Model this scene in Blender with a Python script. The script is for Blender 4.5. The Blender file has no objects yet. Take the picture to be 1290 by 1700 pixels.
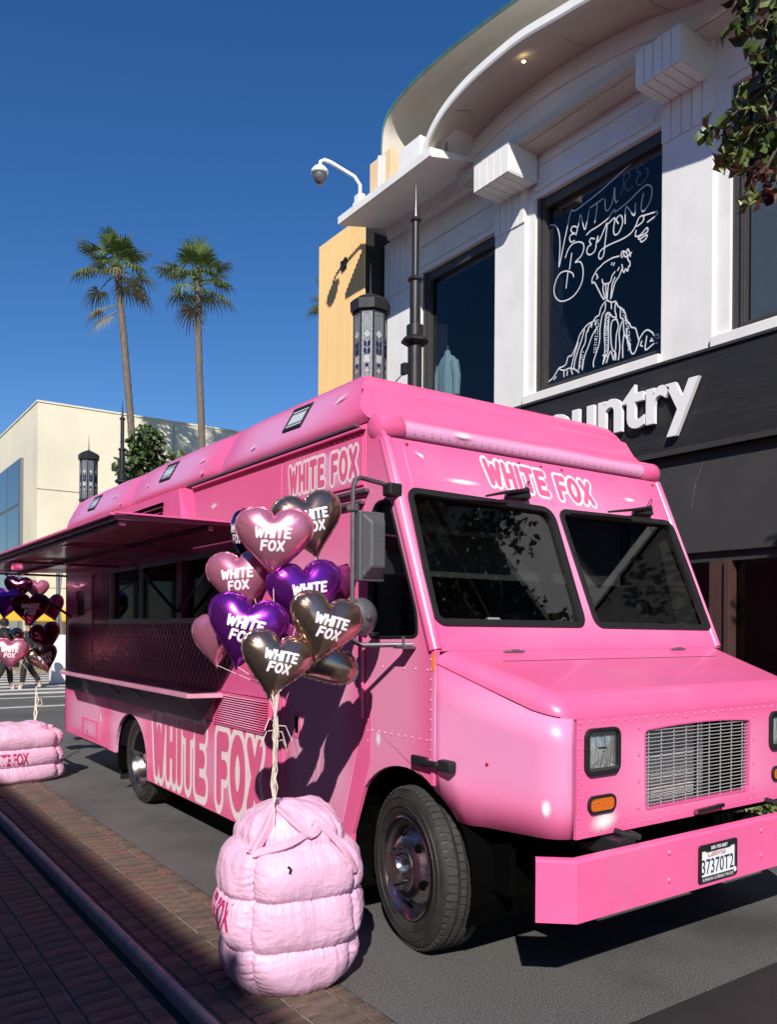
import bpy, math, random
import numpy as np
from mathutils import Vector, Matrix
from mathutils.geometry import tessellate_polygon
R=math.radians; PI=math.pi
random.seed(11)
SC=bpy.context.scene; COL=SC.collection
# ---------------------------------------------------------------- camera, sky, sun, exposure
TH=math.atan(965/1370.)
cd=bpy.data.cameras.new('camera'); cam=bpy.data.objects.new('camera',cd); COL.objects.link(cam)
cam.location=(0,0,1.6)
cam.matrix_world=Matrix.Translation((0,0,1.6))@Matrix.Rotation(-TH,4,'Z')@Matrix.Rotation(R(90),4,'X')@Matrix.Rotation(R(0.4),4,'Z')
cd.sensor_fit='HORIZONTAL'; cd.sensor_width=36; cd.lens=1370/1290*36
cd.shift_y=(1042.6-850)/1290; cd.shift_x=0
cd.clip_start=.05; cd.clip_end=2000
SC.camera=cam
SUN=Vector((-.85,-1.06,1)).normalized()
el=math.asin(SUN.z); az=math.atan2(SUN.x,SUN.y)
w=bpy.data.worlds.new('World'); SC.world=w; w.use_nodes=True
nt=w.node_tree; nt.nodes.clear()
sky=nt.nodes.new('ShaderNodeTexSky'); sky.sky_type='NISHITA'; sky.sun_disc=False
sky.sun_elevation=el; sky.sun_rotation=az; sky.altitude=300; sky.air_density=1.0; sky.dust_density=.15; sky.ozone_density=4.0
bg=nt.nodes.new('ShaderNodeBackground'); bg.inputs[1].default_value=.098
wo=nt.nodes.new('ShaderNodeOutputWorld')
hs=nt.nodes.new('ShaderNodeHueSaturation'); hs.inputs['Saturation'].default_value=1.26; hs.inputs['Hue'].default_value=.508; nt.links.new(sky.outputs[0],hs.inputs['Color']); nt.links.new(hs.outputs[0],bg.inputs[0]); nt.links.new(bg.outputs[0],wo.inputs[0])
sd=bpy.data.lights.new('sun','SUN'); sd.energy=4.9; sd.angle=R(.5); sd.color=(1,.95,.88)
so=bpy.data.objects.new('sun',sd); COL.objects.link(so)
so.rotation_euler=(-SUN).to_track_quat('-Z','Y').to_euler()
SC.view_settings.view_transform='Standard'; SC.view_settings.look='None'
SC.view_settings.exposure=.22; SC.view_settings.gamma=1
# ---------------------------------------------------------------- materials
def mat(name,col,rough=.5,metal=0,noise=0,nscale=6,bump=0,bscale=40,coat=0,spec=.5,emit=None,col2=None,detail=5,stretch=None,rnoise=0):
    m=bpy.data.materials.new(name); m.use_nodes=True; n=m.node_tree; b=n.nodes['Principled BSDF']
    b.inputs['Base Color'].default_value=(*col,1); b.inputs['Roughness'].default_value=rough
    b.inputs['Metallic'].default_value=metal; b.inputs['Coat Weight'].default_value=coat; b.inputs['Coat Roughness'].default_value=.08
    b.inputs['Specular IOR Level'].default_value=spec
    tc=n.nodes.new('ShaderNodeTexCoord'); src=tc.outputs['Object']
    if stretch:
        mp=n.nodes.new('ShaderNodeMapping'); mp.inputs['Scale'].default_value=stretch; n.links.new(src,mp.inputs[0]); src=mp.outputs[0]
    if noise or col2 or rnoise:
        t=n.nodes.new('ShaderNodeTexNoise'); t.inputs['Scale'].default_value=nscale; t.inputs['Detail'].default_value=detail; n.links.new(src,t.inputs['Vector'])
        if noise or col2:
            r=n.nodes.new('ShaderNodeMix'); r.data_type='RGBA'
            c2=col2 if col2 else tuple(c*(1-noise) for c in col)
            r.inputs['A'].default_value=(*col,1); r.inputs['B'].default_value=(*c2,1)
            mr=n.nodes.new('ShaderNodeMapRange'); mr.inputs['From Min'].default_value=.35; mr.inputs['From Max'].default_value=.65
            n.links.new(t.outputs['Fac'],mr.inputs['Value']); n.links.new(mr.outputs[0],r.inputs['Factor']); n.links.new(r.outputs['Result'],b.inputs['Base Color'])
        if rnoise:
            mr2=n.nodes.new('ShaderNodeMapRange'); mr2.inputs['From Min'].default_value=.3; mr2.inputs['From Max'].default_value=.7
            mr2.inputs['To Min'].default_value=rough; mr2.inputs['To Max'].default_value=rough+rnoise
            n.links.new(t.outputs['Fac'],mr2.inputs['Value']); n.links.new(mr2.outputs[0],b.inputs['Roughness'])
    if bump:
        t2=n.nodes.new('ShaderNodeTexNoise'); t2.inputs['Scale'].default_value=bscale; t2.inputs['Detail'].default_value=4; n.links.new(src,t2.inputs['Vector'])
        bp=n.nodes.new('ShaderNodeBump'); bp.inputs['Strength'].default_value=bump; bp.inputs['Distance'].default_value=.02
        n.links.new(t2.outputs['Fac'],bp.inputs['Height']); n.links.new(bp.outputs[0],b.inputs['Normal'])
    if emit:
        b.inputs['Emission Color'].default_value=(*emit[:3],1); b.inputs['Emission Strength'].default_value=emit[3]
    return m
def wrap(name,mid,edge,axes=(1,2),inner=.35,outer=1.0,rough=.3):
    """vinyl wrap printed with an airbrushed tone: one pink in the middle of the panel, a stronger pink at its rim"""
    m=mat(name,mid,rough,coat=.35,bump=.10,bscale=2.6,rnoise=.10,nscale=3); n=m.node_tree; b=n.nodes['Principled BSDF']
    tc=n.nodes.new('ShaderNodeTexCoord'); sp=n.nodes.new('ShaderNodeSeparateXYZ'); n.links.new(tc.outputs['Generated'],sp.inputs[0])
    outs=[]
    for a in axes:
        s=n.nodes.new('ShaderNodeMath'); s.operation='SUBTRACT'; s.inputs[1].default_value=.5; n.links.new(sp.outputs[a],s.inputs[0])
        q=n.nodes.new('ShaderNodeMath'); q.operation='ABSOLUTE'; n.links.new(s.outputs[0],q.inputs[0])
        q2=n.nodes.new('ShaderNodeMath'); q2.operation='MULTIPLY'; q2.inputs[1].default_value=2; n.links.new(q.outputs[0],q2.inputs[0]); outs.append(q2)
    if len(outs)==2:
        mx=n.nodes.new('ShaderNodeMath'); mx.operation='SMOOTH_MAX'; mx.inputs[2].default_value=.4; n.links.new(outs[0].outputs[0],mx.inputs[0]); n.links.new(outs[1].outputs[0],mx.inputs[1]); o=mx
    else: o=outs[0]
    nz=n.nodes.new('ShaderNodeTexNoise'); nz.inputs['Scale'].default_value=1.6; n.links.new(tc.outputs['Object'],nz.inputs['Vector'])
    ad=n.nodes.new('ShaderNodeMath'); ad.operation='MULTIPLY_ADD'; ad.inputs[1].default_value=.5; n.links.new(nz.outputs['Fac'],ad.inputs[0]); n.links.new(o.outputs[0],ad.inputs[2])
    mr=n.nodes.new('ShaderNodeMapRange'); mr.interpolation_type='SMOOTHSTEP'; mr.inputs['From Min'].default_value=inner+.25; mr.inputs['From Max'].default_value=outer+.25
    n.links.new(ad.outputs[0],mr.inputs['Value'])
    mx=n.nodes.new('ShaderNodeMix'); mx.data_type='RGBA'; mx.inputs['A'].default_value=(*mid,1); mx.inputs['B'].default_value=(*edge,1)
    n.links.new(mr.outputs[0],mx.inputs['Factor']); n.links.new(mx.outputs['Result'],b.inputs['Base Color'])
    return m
def weather(m,col,amt,scale,zlo=None,zhi=None,stretch=(1,1,1),lo=.5,hi=.75):
    n=m.node_tree; b=n.nodes['Principled BSDF']; inp=b.inputs['Base Color']; tc=n.nodes.new('ShaderNodeTexCoord'); mp=n.nodes.new('ShaderNodeMapping'); mp.inputs['Scale'].default_value=stretch
    n.links.new(tc.outputs['Object'],mp.inputs[0]); t=n.nodes.new('ShaderNodeTexNoise'); t.inputs['Scale'].default_value=scale; t.inputs['Detail'].default_value=8; t.inputs['Roughness'].default_value=.65; n.links.new(mp.outputs[0],t.inputs['Vector'])
    mr=n.nodes.new('ShaderNodeMapRange'); mr.inputs['From Min'].default_value=lo; mr.inputs['From Max'].default_value=hi; mr.inputs['To Max'].default_value=amt; n.links.new(t.outputs['Fac'],mr.inputs['Value'])
    mx=n.nodes.new('ShaderNodeMix'); mx.data_type='RGBA'; mx.inputs['B'].default_value=(*col,1)
    if inp.is_linked: n.links.new(inp.links[0].from_socket,mx.inputs['A'])
    else: mx.inputs['A'].default_value=inp.default_value
    n.links.new(mr.outputs[0],mx.inputs['Factor']); n.links.new(mx.outputs['Result'],inp)
def glass(name,tint=(.6,.62,.65),rough=.01,ior=1.55):
    m=bpy.data.materials.new(name); m.use_nodes=True; n=m.node_tree; n.nodes.clear()
    o=n.nodes.new('ShaderNodeOutputMaterial'); tr=n.nodes.new('ShaderNodeBsdfTransparent'); tr.inputs[0].default_value=(*tint,1)
    gl=n.nodes.new('ShaderNodeBsdfGlossy'); gl.inputs['Roughness'].default_value=rough; fr=n.nodes.new('ShaderNodeFresnel'); fr.inputs[0].default_value=ior
    mx=n.nodes.new('ShaderNodeMixShader'); ge=n.nodes.new('ShaderNodeNewGeometry'); mu=n.nodes.new('ShaderNodeMath'); mu.operation='SUBTRACT'; mu.use_clamp=True; n.links.new(fr.outputs[0],mu.inputs[0]); n.links.new(ge.outputs['Backfacing'],mu.inputs[1]); n.links.new(mu.outputs[0],mx.inputs[0]); n.links.new(tr.outputs[0],mx.inputs[1]); n.links.new(gl.outputs[0],mx.inputs[2])
    n.links.new(mx.outputs[0],o.inputs[0]); return m
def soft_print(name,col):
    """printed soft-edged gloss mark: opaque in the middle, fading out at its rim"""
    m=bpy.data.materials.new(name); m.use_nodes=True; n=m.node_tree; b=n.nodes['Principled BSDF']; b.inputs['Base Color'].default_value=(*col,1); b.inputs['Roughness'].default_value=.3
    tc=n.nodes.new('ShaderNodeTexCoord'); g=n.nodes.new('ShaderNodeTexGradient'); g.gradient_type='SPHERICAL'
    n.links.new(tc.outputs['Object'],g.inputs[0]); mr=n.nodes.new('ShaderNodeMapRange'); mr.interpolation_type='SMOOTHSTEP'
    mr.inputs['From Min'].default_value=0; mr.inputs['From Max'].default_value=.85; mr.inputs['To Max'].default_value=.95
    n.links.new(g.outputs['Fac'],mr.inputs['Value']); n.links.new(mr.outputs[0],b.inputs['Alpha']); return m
HOT=(.82,.125,.31); MIDP=(.82,.27,.46); LIL=(.80,.36,.55)
M=dict(
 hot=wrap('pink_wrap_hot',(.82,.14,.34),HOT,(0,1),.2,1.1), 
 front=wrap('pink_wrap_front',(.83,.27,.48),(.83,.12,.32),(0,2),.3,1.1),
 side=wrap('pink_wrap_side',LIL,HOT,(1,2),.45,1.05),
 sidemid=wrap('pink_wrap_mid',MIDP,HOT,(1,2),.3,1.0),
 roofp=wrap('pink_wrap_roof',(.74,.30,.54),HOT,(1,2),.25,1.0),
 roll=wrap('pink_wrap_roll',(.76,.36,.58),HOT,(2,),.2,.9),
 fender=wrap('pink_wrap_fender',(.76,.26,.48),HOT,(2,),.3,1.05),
 bump=mat('pink_bumper_paint',(.86,.135,.34),.34,coat=.2,noise=.06,nscale=5,bump=.03,bscale=8),
 pinkpl=mat('pink_paint_plain',(.80,.12,.32),.35,coat=.2,noise=.08,nscale=4),
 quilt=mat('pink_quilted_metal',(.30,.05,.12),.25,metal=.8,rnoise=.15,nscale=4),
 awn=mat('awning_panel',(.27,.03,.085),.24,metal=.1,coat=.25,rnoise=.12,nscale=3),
 chrome=mat('polished_chrome',(.42,.39,.38),.17,metal=1,rnoise=.12,nscale=8),
 steel=mat('brushed_steel',(.42,.43,.45),.32,metal=.9,stretch=(1,1,20),rnoise=.2,nscale=4),
 dsteel=mat('dull_bracket_steel',(.20,.17,.19),.35,metal=.7,rnoise=.2,nscale=20),
 rubber=mat('black_rubber',(.012,.012,.013),.55,noise=.3,nscale=30),
 tyre=mat('tyre_rubber',(.016,.015,.015),.6,bump=.15,bscale=60,col2=(.028,.026,.025),nscale=14),
 tread=mat('tyre_tread',(.03,.029,.028),.85,bump=.3,bscale=90,col2=(.045,.042,.04),nscale=20),
 black=mat('black_plastic',(.015,.015,.016),.4,bump=.1,bscale=80),
 gloss_black=mat('mirror_shell_black',(.085,.087,.09),.38,coat=.5,spec=.9,rnoise=.15,nscale=40,bump=.15,bscale=90),
 dark=mat('dark_void',(.003,.003,.003),1,spec=0),
 under=mat('chassis_black',(.004,.004,.004),.9,noise=.3,spec=.1),
 amber=mat('amber_lens',(.75,.16,.01),.25,bump=.6,bscale=160,coat=.5),
 redl=mat('red_marker',(.35,.02,.02),.3),
 lens=mat('headlight_glass',(.78,.80,.79),.16,metal=.8,bump=.7,bscale=26,stretch=(3,1,.6)),
 glass=glass('window_glass',(.74,.76,.78),.015,1.6), hatchg=glass('dark_hatch_glass',(.45,.43,.45),.03,1.22), wind=glass('windscreen_glass',(.58,.60,.60),.02,1.75),
 frameM=mat('dark_window_frame',(.045,.042,.042),.45,noise=.2,nscale=12),
 white=mat('white_render',(.80,.79,.76),.75,noise=.08,nscale=2.2,bump=.08,bscale=120),
 groove=mat('grey_joint_line',(.25,.25,.25),.9),
 soffit=mat('beige_soffit',(.62,.565,.48),.8,noise=.08,nscale=1.5,bump=.05,bscale=60),
 teal=mat('verdigris_copper',(.10,.24,.21),.6,noise=.3,nscale=5),
 yellow=mat('ochre_cladding',(.80,.50,.20),.6,noise=.08,nscale=3,stretch=(1,1,.2)),
 peach=mat('peach_render',(.80,.56,.33),.75,noise=.08,nscale=3),
 signb=mat('black_sign_band',(.018,.018,.019),.6,noise=.3,nscale=8,bump=.2,bscale=8,stretch=(1,.4,6)),
 dgrey=mat('charcoal_panel',(.045,.043,.043),.6,noise=.15,nscale=1.2),
 letter=mat('white_acrylic',(.82,.82,.82),.4,noise=.04,nscale=9),
 cream=mat('cream_render',(.82,.74,.55),.85,noise=.10,nscale=.5,bump=.08,bscale=30,detail=8),
 asphalt=mat('asphalt',(.042,.041,.040),.85,col2=(.155,.15,.145),nscale=120,detail=3,bump=.25,bscale=190),
 mortar=mat('joint_sand',(.42,.34,.27),.9,noise=.35,nscale=12),
 rail=mat('worn_rail_steel',(.62,.38,.33),.5,metal=.0,rnoise=.3,nscale=14,col2=(.42,.29,.28)),
 lampm=mat('dark_bronze_metal',(.05,.046,.045),.32,metal=.6,rnoise=.1,nscale=6),
 came=mat('lead_came',(.24,.26,.27),.5,metal=.5),
 lglass=mat('textured_lamp_glass',(.16,.18,.20),.25,bump=.6,bscale=60,noise=.3,nscale=30),
 lblue=mat('blue_leaded_glass',(.01,.012,.06),.15), lpink=mat('pink_leaded_glass',(.45,.34,.33),.3), lclear=mat('clear_rippled_glass',(.50,.52,.53),.2,bump=1,bscale=90),
 bag=mat('pink_nylon',(.77,.45,.62),.5,noise=.05,nscale=3,bump=.12,bscale=30,stretch=(1,1,.5)),
 strap=mat('pink_webbing',(.80,.42,.56),.7,bump=.3,bscale=160),
 ribbon=mat('cream_ribbon',(.75,.66,.56),.6),
 print=mat('white_print',(.88,.78,.84),.45), 
 decalp=mat('pale_pink_vinyl',(.88,.72,.74),.4,noise=.05,nscale=8), decalh=mat('strong_pink_vinyl',(.78,.13,.29),.38,noise=.12,nscale=6),
 bagtext=mat('raspberry_print',(.45,.03,.13),.5),
 plate=mat('plate_white',(.78,.80,.82),.4), plateb=mat('plate_blue_black',(.015,.025,.06),.5), plater=mat('plate_red',(.45,.05,.06),.5),
 artw=mat('white_paint_marker',(.62,.63,.66),.7), artf=mat('faded_paint_marker',(.16,.16,.21),.8),
 foil_pink=mat('foil_rose_pink',(.86,.28,.42),.25,metal=.72,bump=.04,bscale=14,rnoise=.06), foil_purple=mat('foil_purple',(.30,.035,.42),.19,metal=.85,bump=.05,bscale=14,rnoise=.06),
 foil_bronze=mat('foil_bronze',(.46,.31,.24),.18,metal=.93,bump=.06,bscale=14,rnoise=.06), foil_wine=mat('foil_wine_red',(.30,.05,.12),.16,metal=1,bump=.05,bscale=14),
 foil_magenta=mat('foil_magenta',(.55,.07,.30),.20,metal=.75,bump=.05,bscale=14), foil_navy=mat('foil_navy_purple',(.07,.03,.20),.16,metal=1),
 bark=mat('palm_bark',(.20,.155,.12),.9,col2=(.11,.085,.065),nscale=30,stretch=(1,1,.25),bump=.6,bscale=20),
 tbark=mat('tree_bark',(.10,.08,.06),.9,noise=.4,bump=.6,bscale=18),
 palm=mat('palm_leaf',(.15,.20,.045),.45,col2=(.07,.115,.025),nscale=1.5), palmdry=mat('dry_palm_leaf',(.30,.23,.11),.6,col2=(.16,.15,.06),nscale=2),
 leaf=mat('green_leaf',(.085,.125,.03),.4,col2=(.035,.06,.015),nscale=5), leafb=mat('yellowing_leaf',(.17,.20,.06),.4,col2=(.09,.12,.03),nscale=7), leafr=mat('reddish_leaf',(.12,.035,.025),.45,col2=(.06,.05,.02),nscale=8),
 paint=mat('road_paint',(.62,.60,.56),.7,noise=.25,nscale=4),
 stone=mat('stone_wall',(.42,.33,.24),.85,noise=.4,nscale=3,bump=.4,bscale=8),
 bglass=mat('blue_curtain_glass',(.05,.09,.13),.08,spec=.8), mull=mat('grey_mullion',(.16,.17,.17),.5),
 awyel=mat('yellow_canvas',(.72,.42,.03),.7), wood=mat('reddish_wood',(.07,.035,.03),.5,noise=.3,nscale=6,stretch=(1,1,.2)),
 skin=mat('skin',(.42,.25,.17),.6), hair=mat('dark_hair',(.02,.015,.012),.6), trous=mat('black_trousers',(.012,.012,.014),.8), shirt=mat('pale_blue_shirt',(.45,.55,.68),.8), jacket=mat('dark_jacket',(.03,.03,.035),.8), shoe=mat('pale_shoe',(.5,.48,.45),.6),
 tealcloth=mat('pale_teal_cloth',(.40,.58,.60),.8,bump=.5,bscale=9,stretch=(3,3,.5)),
 grey=mat('behind_street_wall',(.22,.20,.19),.8,noise=.2,nscale=1), radg=mat('radiator_fins',(.62,.60,.57),.6,metal=.0,bump=.6,bscale=60,noise=.25,nscale=18,stretch=(1,1,3)),
 inter=mat('cab_interior',(.03,.03,.032),.7,noise=.3), interst=mat('galley_steel',(.13,.11,.12),.3,metal=.9,rnoise=.2,nscale=3), seatc=mat('grey_seat_cloth',(.06,.06,.065),.8),
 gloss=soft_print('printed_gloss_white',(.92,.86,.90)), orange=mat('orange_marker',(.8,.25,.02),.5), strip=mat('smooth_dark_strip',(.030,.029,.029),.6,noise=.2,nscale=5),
)
BR=[mat('brick_paver_%s'%n,c,.8,col2=tuple(v*.6 for v in c),nscale=9,bump=.4,bscale=70) for n,c in (('brown',(.17,.115,.085)),('red',(.185,.105,.080)),('dusky',(.13,.095,.075)))]
# ---------------------------------------------------------------- mesh helpers
class MB:
    def __init__(s): s.v=[]; s.f=[]; s.mi=[]; s.cur=0
    def add(s,vs,fs):
        o=len(s.v); s.v+= [tuple(v) for v in vs]; s.f+=[tuple(i+o for i in f) for f in fs]; s.mi+=[s.cur]*len(fs); return s
    def box(s,x0,x1,y0,y1,z0,z1):
        return s.add([(x0,y0,z0),(x1,y0,z0),(x1,y1,z0),(x0,y1,z0),(x0,y0,z1),(x1,y0,z1),(x1,y1,z1),(x0,y1,z1)],
          [(0,3,2,1),(4,5,6,7),(0,1,5,4),(1,2,6,5),(2,3,7,6),(3,0,4,7)])
    def hexa(s,b,t): # bottom 4 pts, top 4 pts
        return s.add(list(b)+list(t),[(0,3,2,1),(4,5,6,7),(0,1,5,4),(1,2,6,5),(2,3,7,6),(3,0,4,7)])
    def tube(s,pts,r,n=8,cap=True):
        pts=[Vector(p) for p in pts]; rs=r if isinstance(r,(list,tuple)) else [r]*len(pts)
        rings=[]; up=Vector((0,0,1)); pu=None
        for i,p in enumerate(pts):
            d=(pts[min(i+1,len(pts)-1)]-pts[max(i-1,0)]).normalized()
            if pu is None:
                a=Vector((1,0,0)) if abs(d.z)>.9 else up; pu=(a-d*a.dot(d)).normalized()
            else: pu=(pu-d*pu.dot(d)).normalized()
            q=d.cross(pu); rings.append([p+(pu*math.cos(2*PI*k/n)+q*math.sin(2*PI*k/n))*rs[i] for k in range(n)])
        vs=[v for g in rings for v in g]; fs=[]
        for i in range(len(pts)-1):
            for k in range(n): fs.append((i*n+k,i*n+(k+1)%n,(i+1)*n+(k+1)%n,(i+1)*n+k))
        if cap: fs.append(tuple(range(n))[::-1]); fs.append(tuple((len(pts)-1)*n+k for k in range(n)))
        return s.add(vs,fs)
    def lathe(s,prof,c,axis='z',n=24,a0=0,a1=2*PI):
        full=abs(a1-a0-2*PI)<1e-6; m=n if full else n+1
        vs=[];fs=[]
        for r,h in prof:
            for k in range(m):
                a=a0+(a1-a0)*k/n; u,v=r*math.cos(a),r*math.sin(a)
                p=(u,v,h) if axis=='z' else ((h,u,v) if axis=='x' else (u,h,v))
                vs.append((c[0]+p[0],c[1]+p[1],c[2]+p[2]))
        for i in range(len(prof)-1):
            for k in range(n):
                k2=(k+1)%m if full else k+1
                fs.append((i*m+k,i*m+k2,(i+1)*m+k2,(i+1)*m+k))
        return s.add(vs,fs)
    def disc(s,c,nrm,r,n=12,h=.004): # shallow dome
        nrm=Vector(nrm).normalized(); a=nrm.orthogonal().normalized(); b=nrm.cross(a); c=Vector(c)
        vs=[c+(a*math.cos(2*PI*k/n)+b*math.sin(2*PI*k/n))*r for k in range(n)]+[c+nrm*h*.8+(a*math.cos(2*PI*k/n)+b*math.sin(2*PI*k/n))*r*.6 for k in range(n)]+[c+nrm*h]
        fs=[(k,(k+1)%n,n+(k+1)%n,n+k) for k in range(n)]+[(n+k,n+(k+1)%n,2*n) for k in range(n)]
        return s.add(vs,fs)
    def plate(s,outer,holes,fn,th):
        """extruded polygon: outer/holes are 2-D loops, fn(u,v,d) maps them to the world, th is the depth"""
        loops=[outer]+list(holes); flat=[p for l in loops for p in l]; n=len(flat)
        tris=tessellate_polygon([[Vector((p[0],p[1],0)) for p in l] for l in loops])
        vs=[fn(p[0],p[1],0) for p in flat]+[fn(p[0],p[1],th) for p in flat]
        fs=[tuple(t) for t in tris]+[tuple(i+n for i in t)[::-1] for t in tris]; o=0
        for l in loops:
            for k in range(len(l)): a=o+k;b=o+(k+1)%len(l); fs.append((a,b,b+n,a+n))
            o+=len(l)
        return s.add(vs,fs)
    def grid(s,rows,closed=False):
        n=len(rows[0]); vs=[v for r in rows for v in r]; fs=[]
        for i in range(len(rows)-1):
            for k in range(n if closed else n-1):
                k2=(k+1)%n; fs.append((i*n+k,i*n+k2,(i+1)*n+k2,(i+1)*n+k))
        return s.add(vs,fs)
def wloc(o):
    v=Vector((0,0,0))
    while o is not None: v+=o.location; o=o.parent
    return v
def obj(name,mb,m,parent=None,smooth=False,bevel=0,local=False,label=None,kind=None,loc=None,fixn=True,angle=35):
    me=bpy.data.meshes.new(name); off=Vector((0,0,0)) if (local or parent is None) else wloc(parent)
    if loc is not None and not local: off=off+Vector(loc) if parent is None else Vector(loc)
    me.from_pydata([(v[0]-off.x,v[1]-off.y,v[2]-off.z) for v in mb.v],[],mb.f); me.update()
    ms=m if isinstance(m,(list,tuple)) else [m]
    for q in ms: me.materials.append(q)
    if len(ms)>1: me.polygons.foreach_set('material_index',mb.mi)
    if fixn:
        import bmesh
        b=bmesh.new(); b.from_mesh(me); bmesh.ops.recalc_face_normals(b,faces=b.faces); b.to_mesh(me); b.free()
    if smooth:
        me.polygons.foreach_set('use_smooth',[True]*len(me.polygons)); me.set_sharp_from_angle(angle=R(angle))
    o=bpy.data.objects.new(name,me); COL.objects.link(o)
    if parent is not None: o.parent=parent
    if loc is not None: o.location=Vector(loc)-(wloc(parent) if parent is not None and not local else Vector((0,0,0)))
    if bevel:
        bm_=o.modifiers.new('bevel','BEVEL'); bm_.width=bevel; bm_.segments=2; bm_.limit_method='ANGLE'; bm_.angle_limit=R(40)
    if label: o['label']=label
    if kind: o['kind']=kind
    return o
def thing(name,label,cat,loc=(0,0,0),group=None):
    o=bpy.data.objects.new(name,None); COL.objects.link(o); o.location=loc; o['label']=label; o['category']=cat
    if group: o['group']=group
    o.empty_display_size=.2; return o
def tag(o,label,cat,group=None):
    o['label']=label; o['category']=cat
    if group: o['group']=group
    return o
def struct(name,mb,m,**k):
    o=obj(name,mb,m,**k); o['kind']='structure'; return o
def rrect(x0,x1,y0,y1,r,n=5):
    p=[]
    for cx,cy,a in ((x1-r,y1-r,0),(x0+r,y1-r,90),(x0+r,y0+r,180),(x1-r,y0+r,270)):
        for k in range(n+1): t=R(a+90*k/n); p.append((cx+r*math.cos(t),cy+r*math.sin(t)))
    return p
def rpoly(pts,r,n=5):
    out=[];L=len(pts)
    for i in range(L):
        p=Vector(pts[i]);a=Vector(pts[i-1]);b=Vector(pts[(i+1)%L]); rr=r[i] if isinstance(r,(list,tuple)) else r
        d1=(a-p).normalized()*rr; d2=(b-p).normalized()*rr
        for k in range(n+1):
            t=k/n; q=(p+d1)*(1-t)**2+p*2*t*(1-t)+(p+d2)*t*t; out.append((q.x,q.y))
    return out
def inset(l,d):
    n=len(l); out=[]
    cx=sum(p[0] for p in l)/n; cy=sum(p[1] for p in l)/n
    A=sum(l[i-1][0]*l[i][1]-l[i][0]*l[i-1][1] for i in range(n))
    for i in range(n):
        a=Vector(l[i-1]);b=Vector(l[(i+1)%n]);t=(b-a)
        if t.length<1e-9: out.append(l[i]); continue
        t.normalize(); nn=Vector((-t.y,t.x))*(1 if A>0 else -1); q=Vector(l[i])+nn*d; out.append((q.x,q.y))
    return out
YZ=lambda x,s=1:(lambda u,v,d:(x+d*s,u,v))
XZ=lambda y,s=1:(lambda u,v,d:(u,y+d*s,v))
# ---------------------------------------------------------------- brush lettering
GL={'W':([[(0,1),(.2,0),(.42,.8),(.64,0),(.86,1)]],.86),'H':([[(0,1),(0,0)],[(.55,1),(.55,0)],[(0,.5),(.55,.5)]],.55),
'I':([[(0,1),(0,0)]],0.0),'T':([[(0,1),(.62,1)],[(.31,1),(.31,0)]],.62),'E':([[(.5,1),(0,1),(0,0),(.52,0)],[(0,.52),(.42,.52)]],.5),
'F':([[(.52,1),(0,1),(0,0)],[(0,.5),(.42,.5)]],.5),'O':([[(.33+.33*math.cos(2*PI*k/20),.5+.5*math.sin(2*PI*k/20)) for k in range(21)]],.66),
'X':([[(0,1),(.6,0)],[(.6,1),(0,0)]],.6),' ':([],.25)}
def word(t,gap=.34,shear=0,wob=0):
    x=0;out=[];rn=random.Random(5)
    for c in t:
        st,wd=GL[c]; dy=rn.uniform(-wob,wob)
        for s in st: out.append([(x+a+shear*b,b+dy) for a,b in s])
        x+=wd+gap
    return out,x-gap
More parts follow.
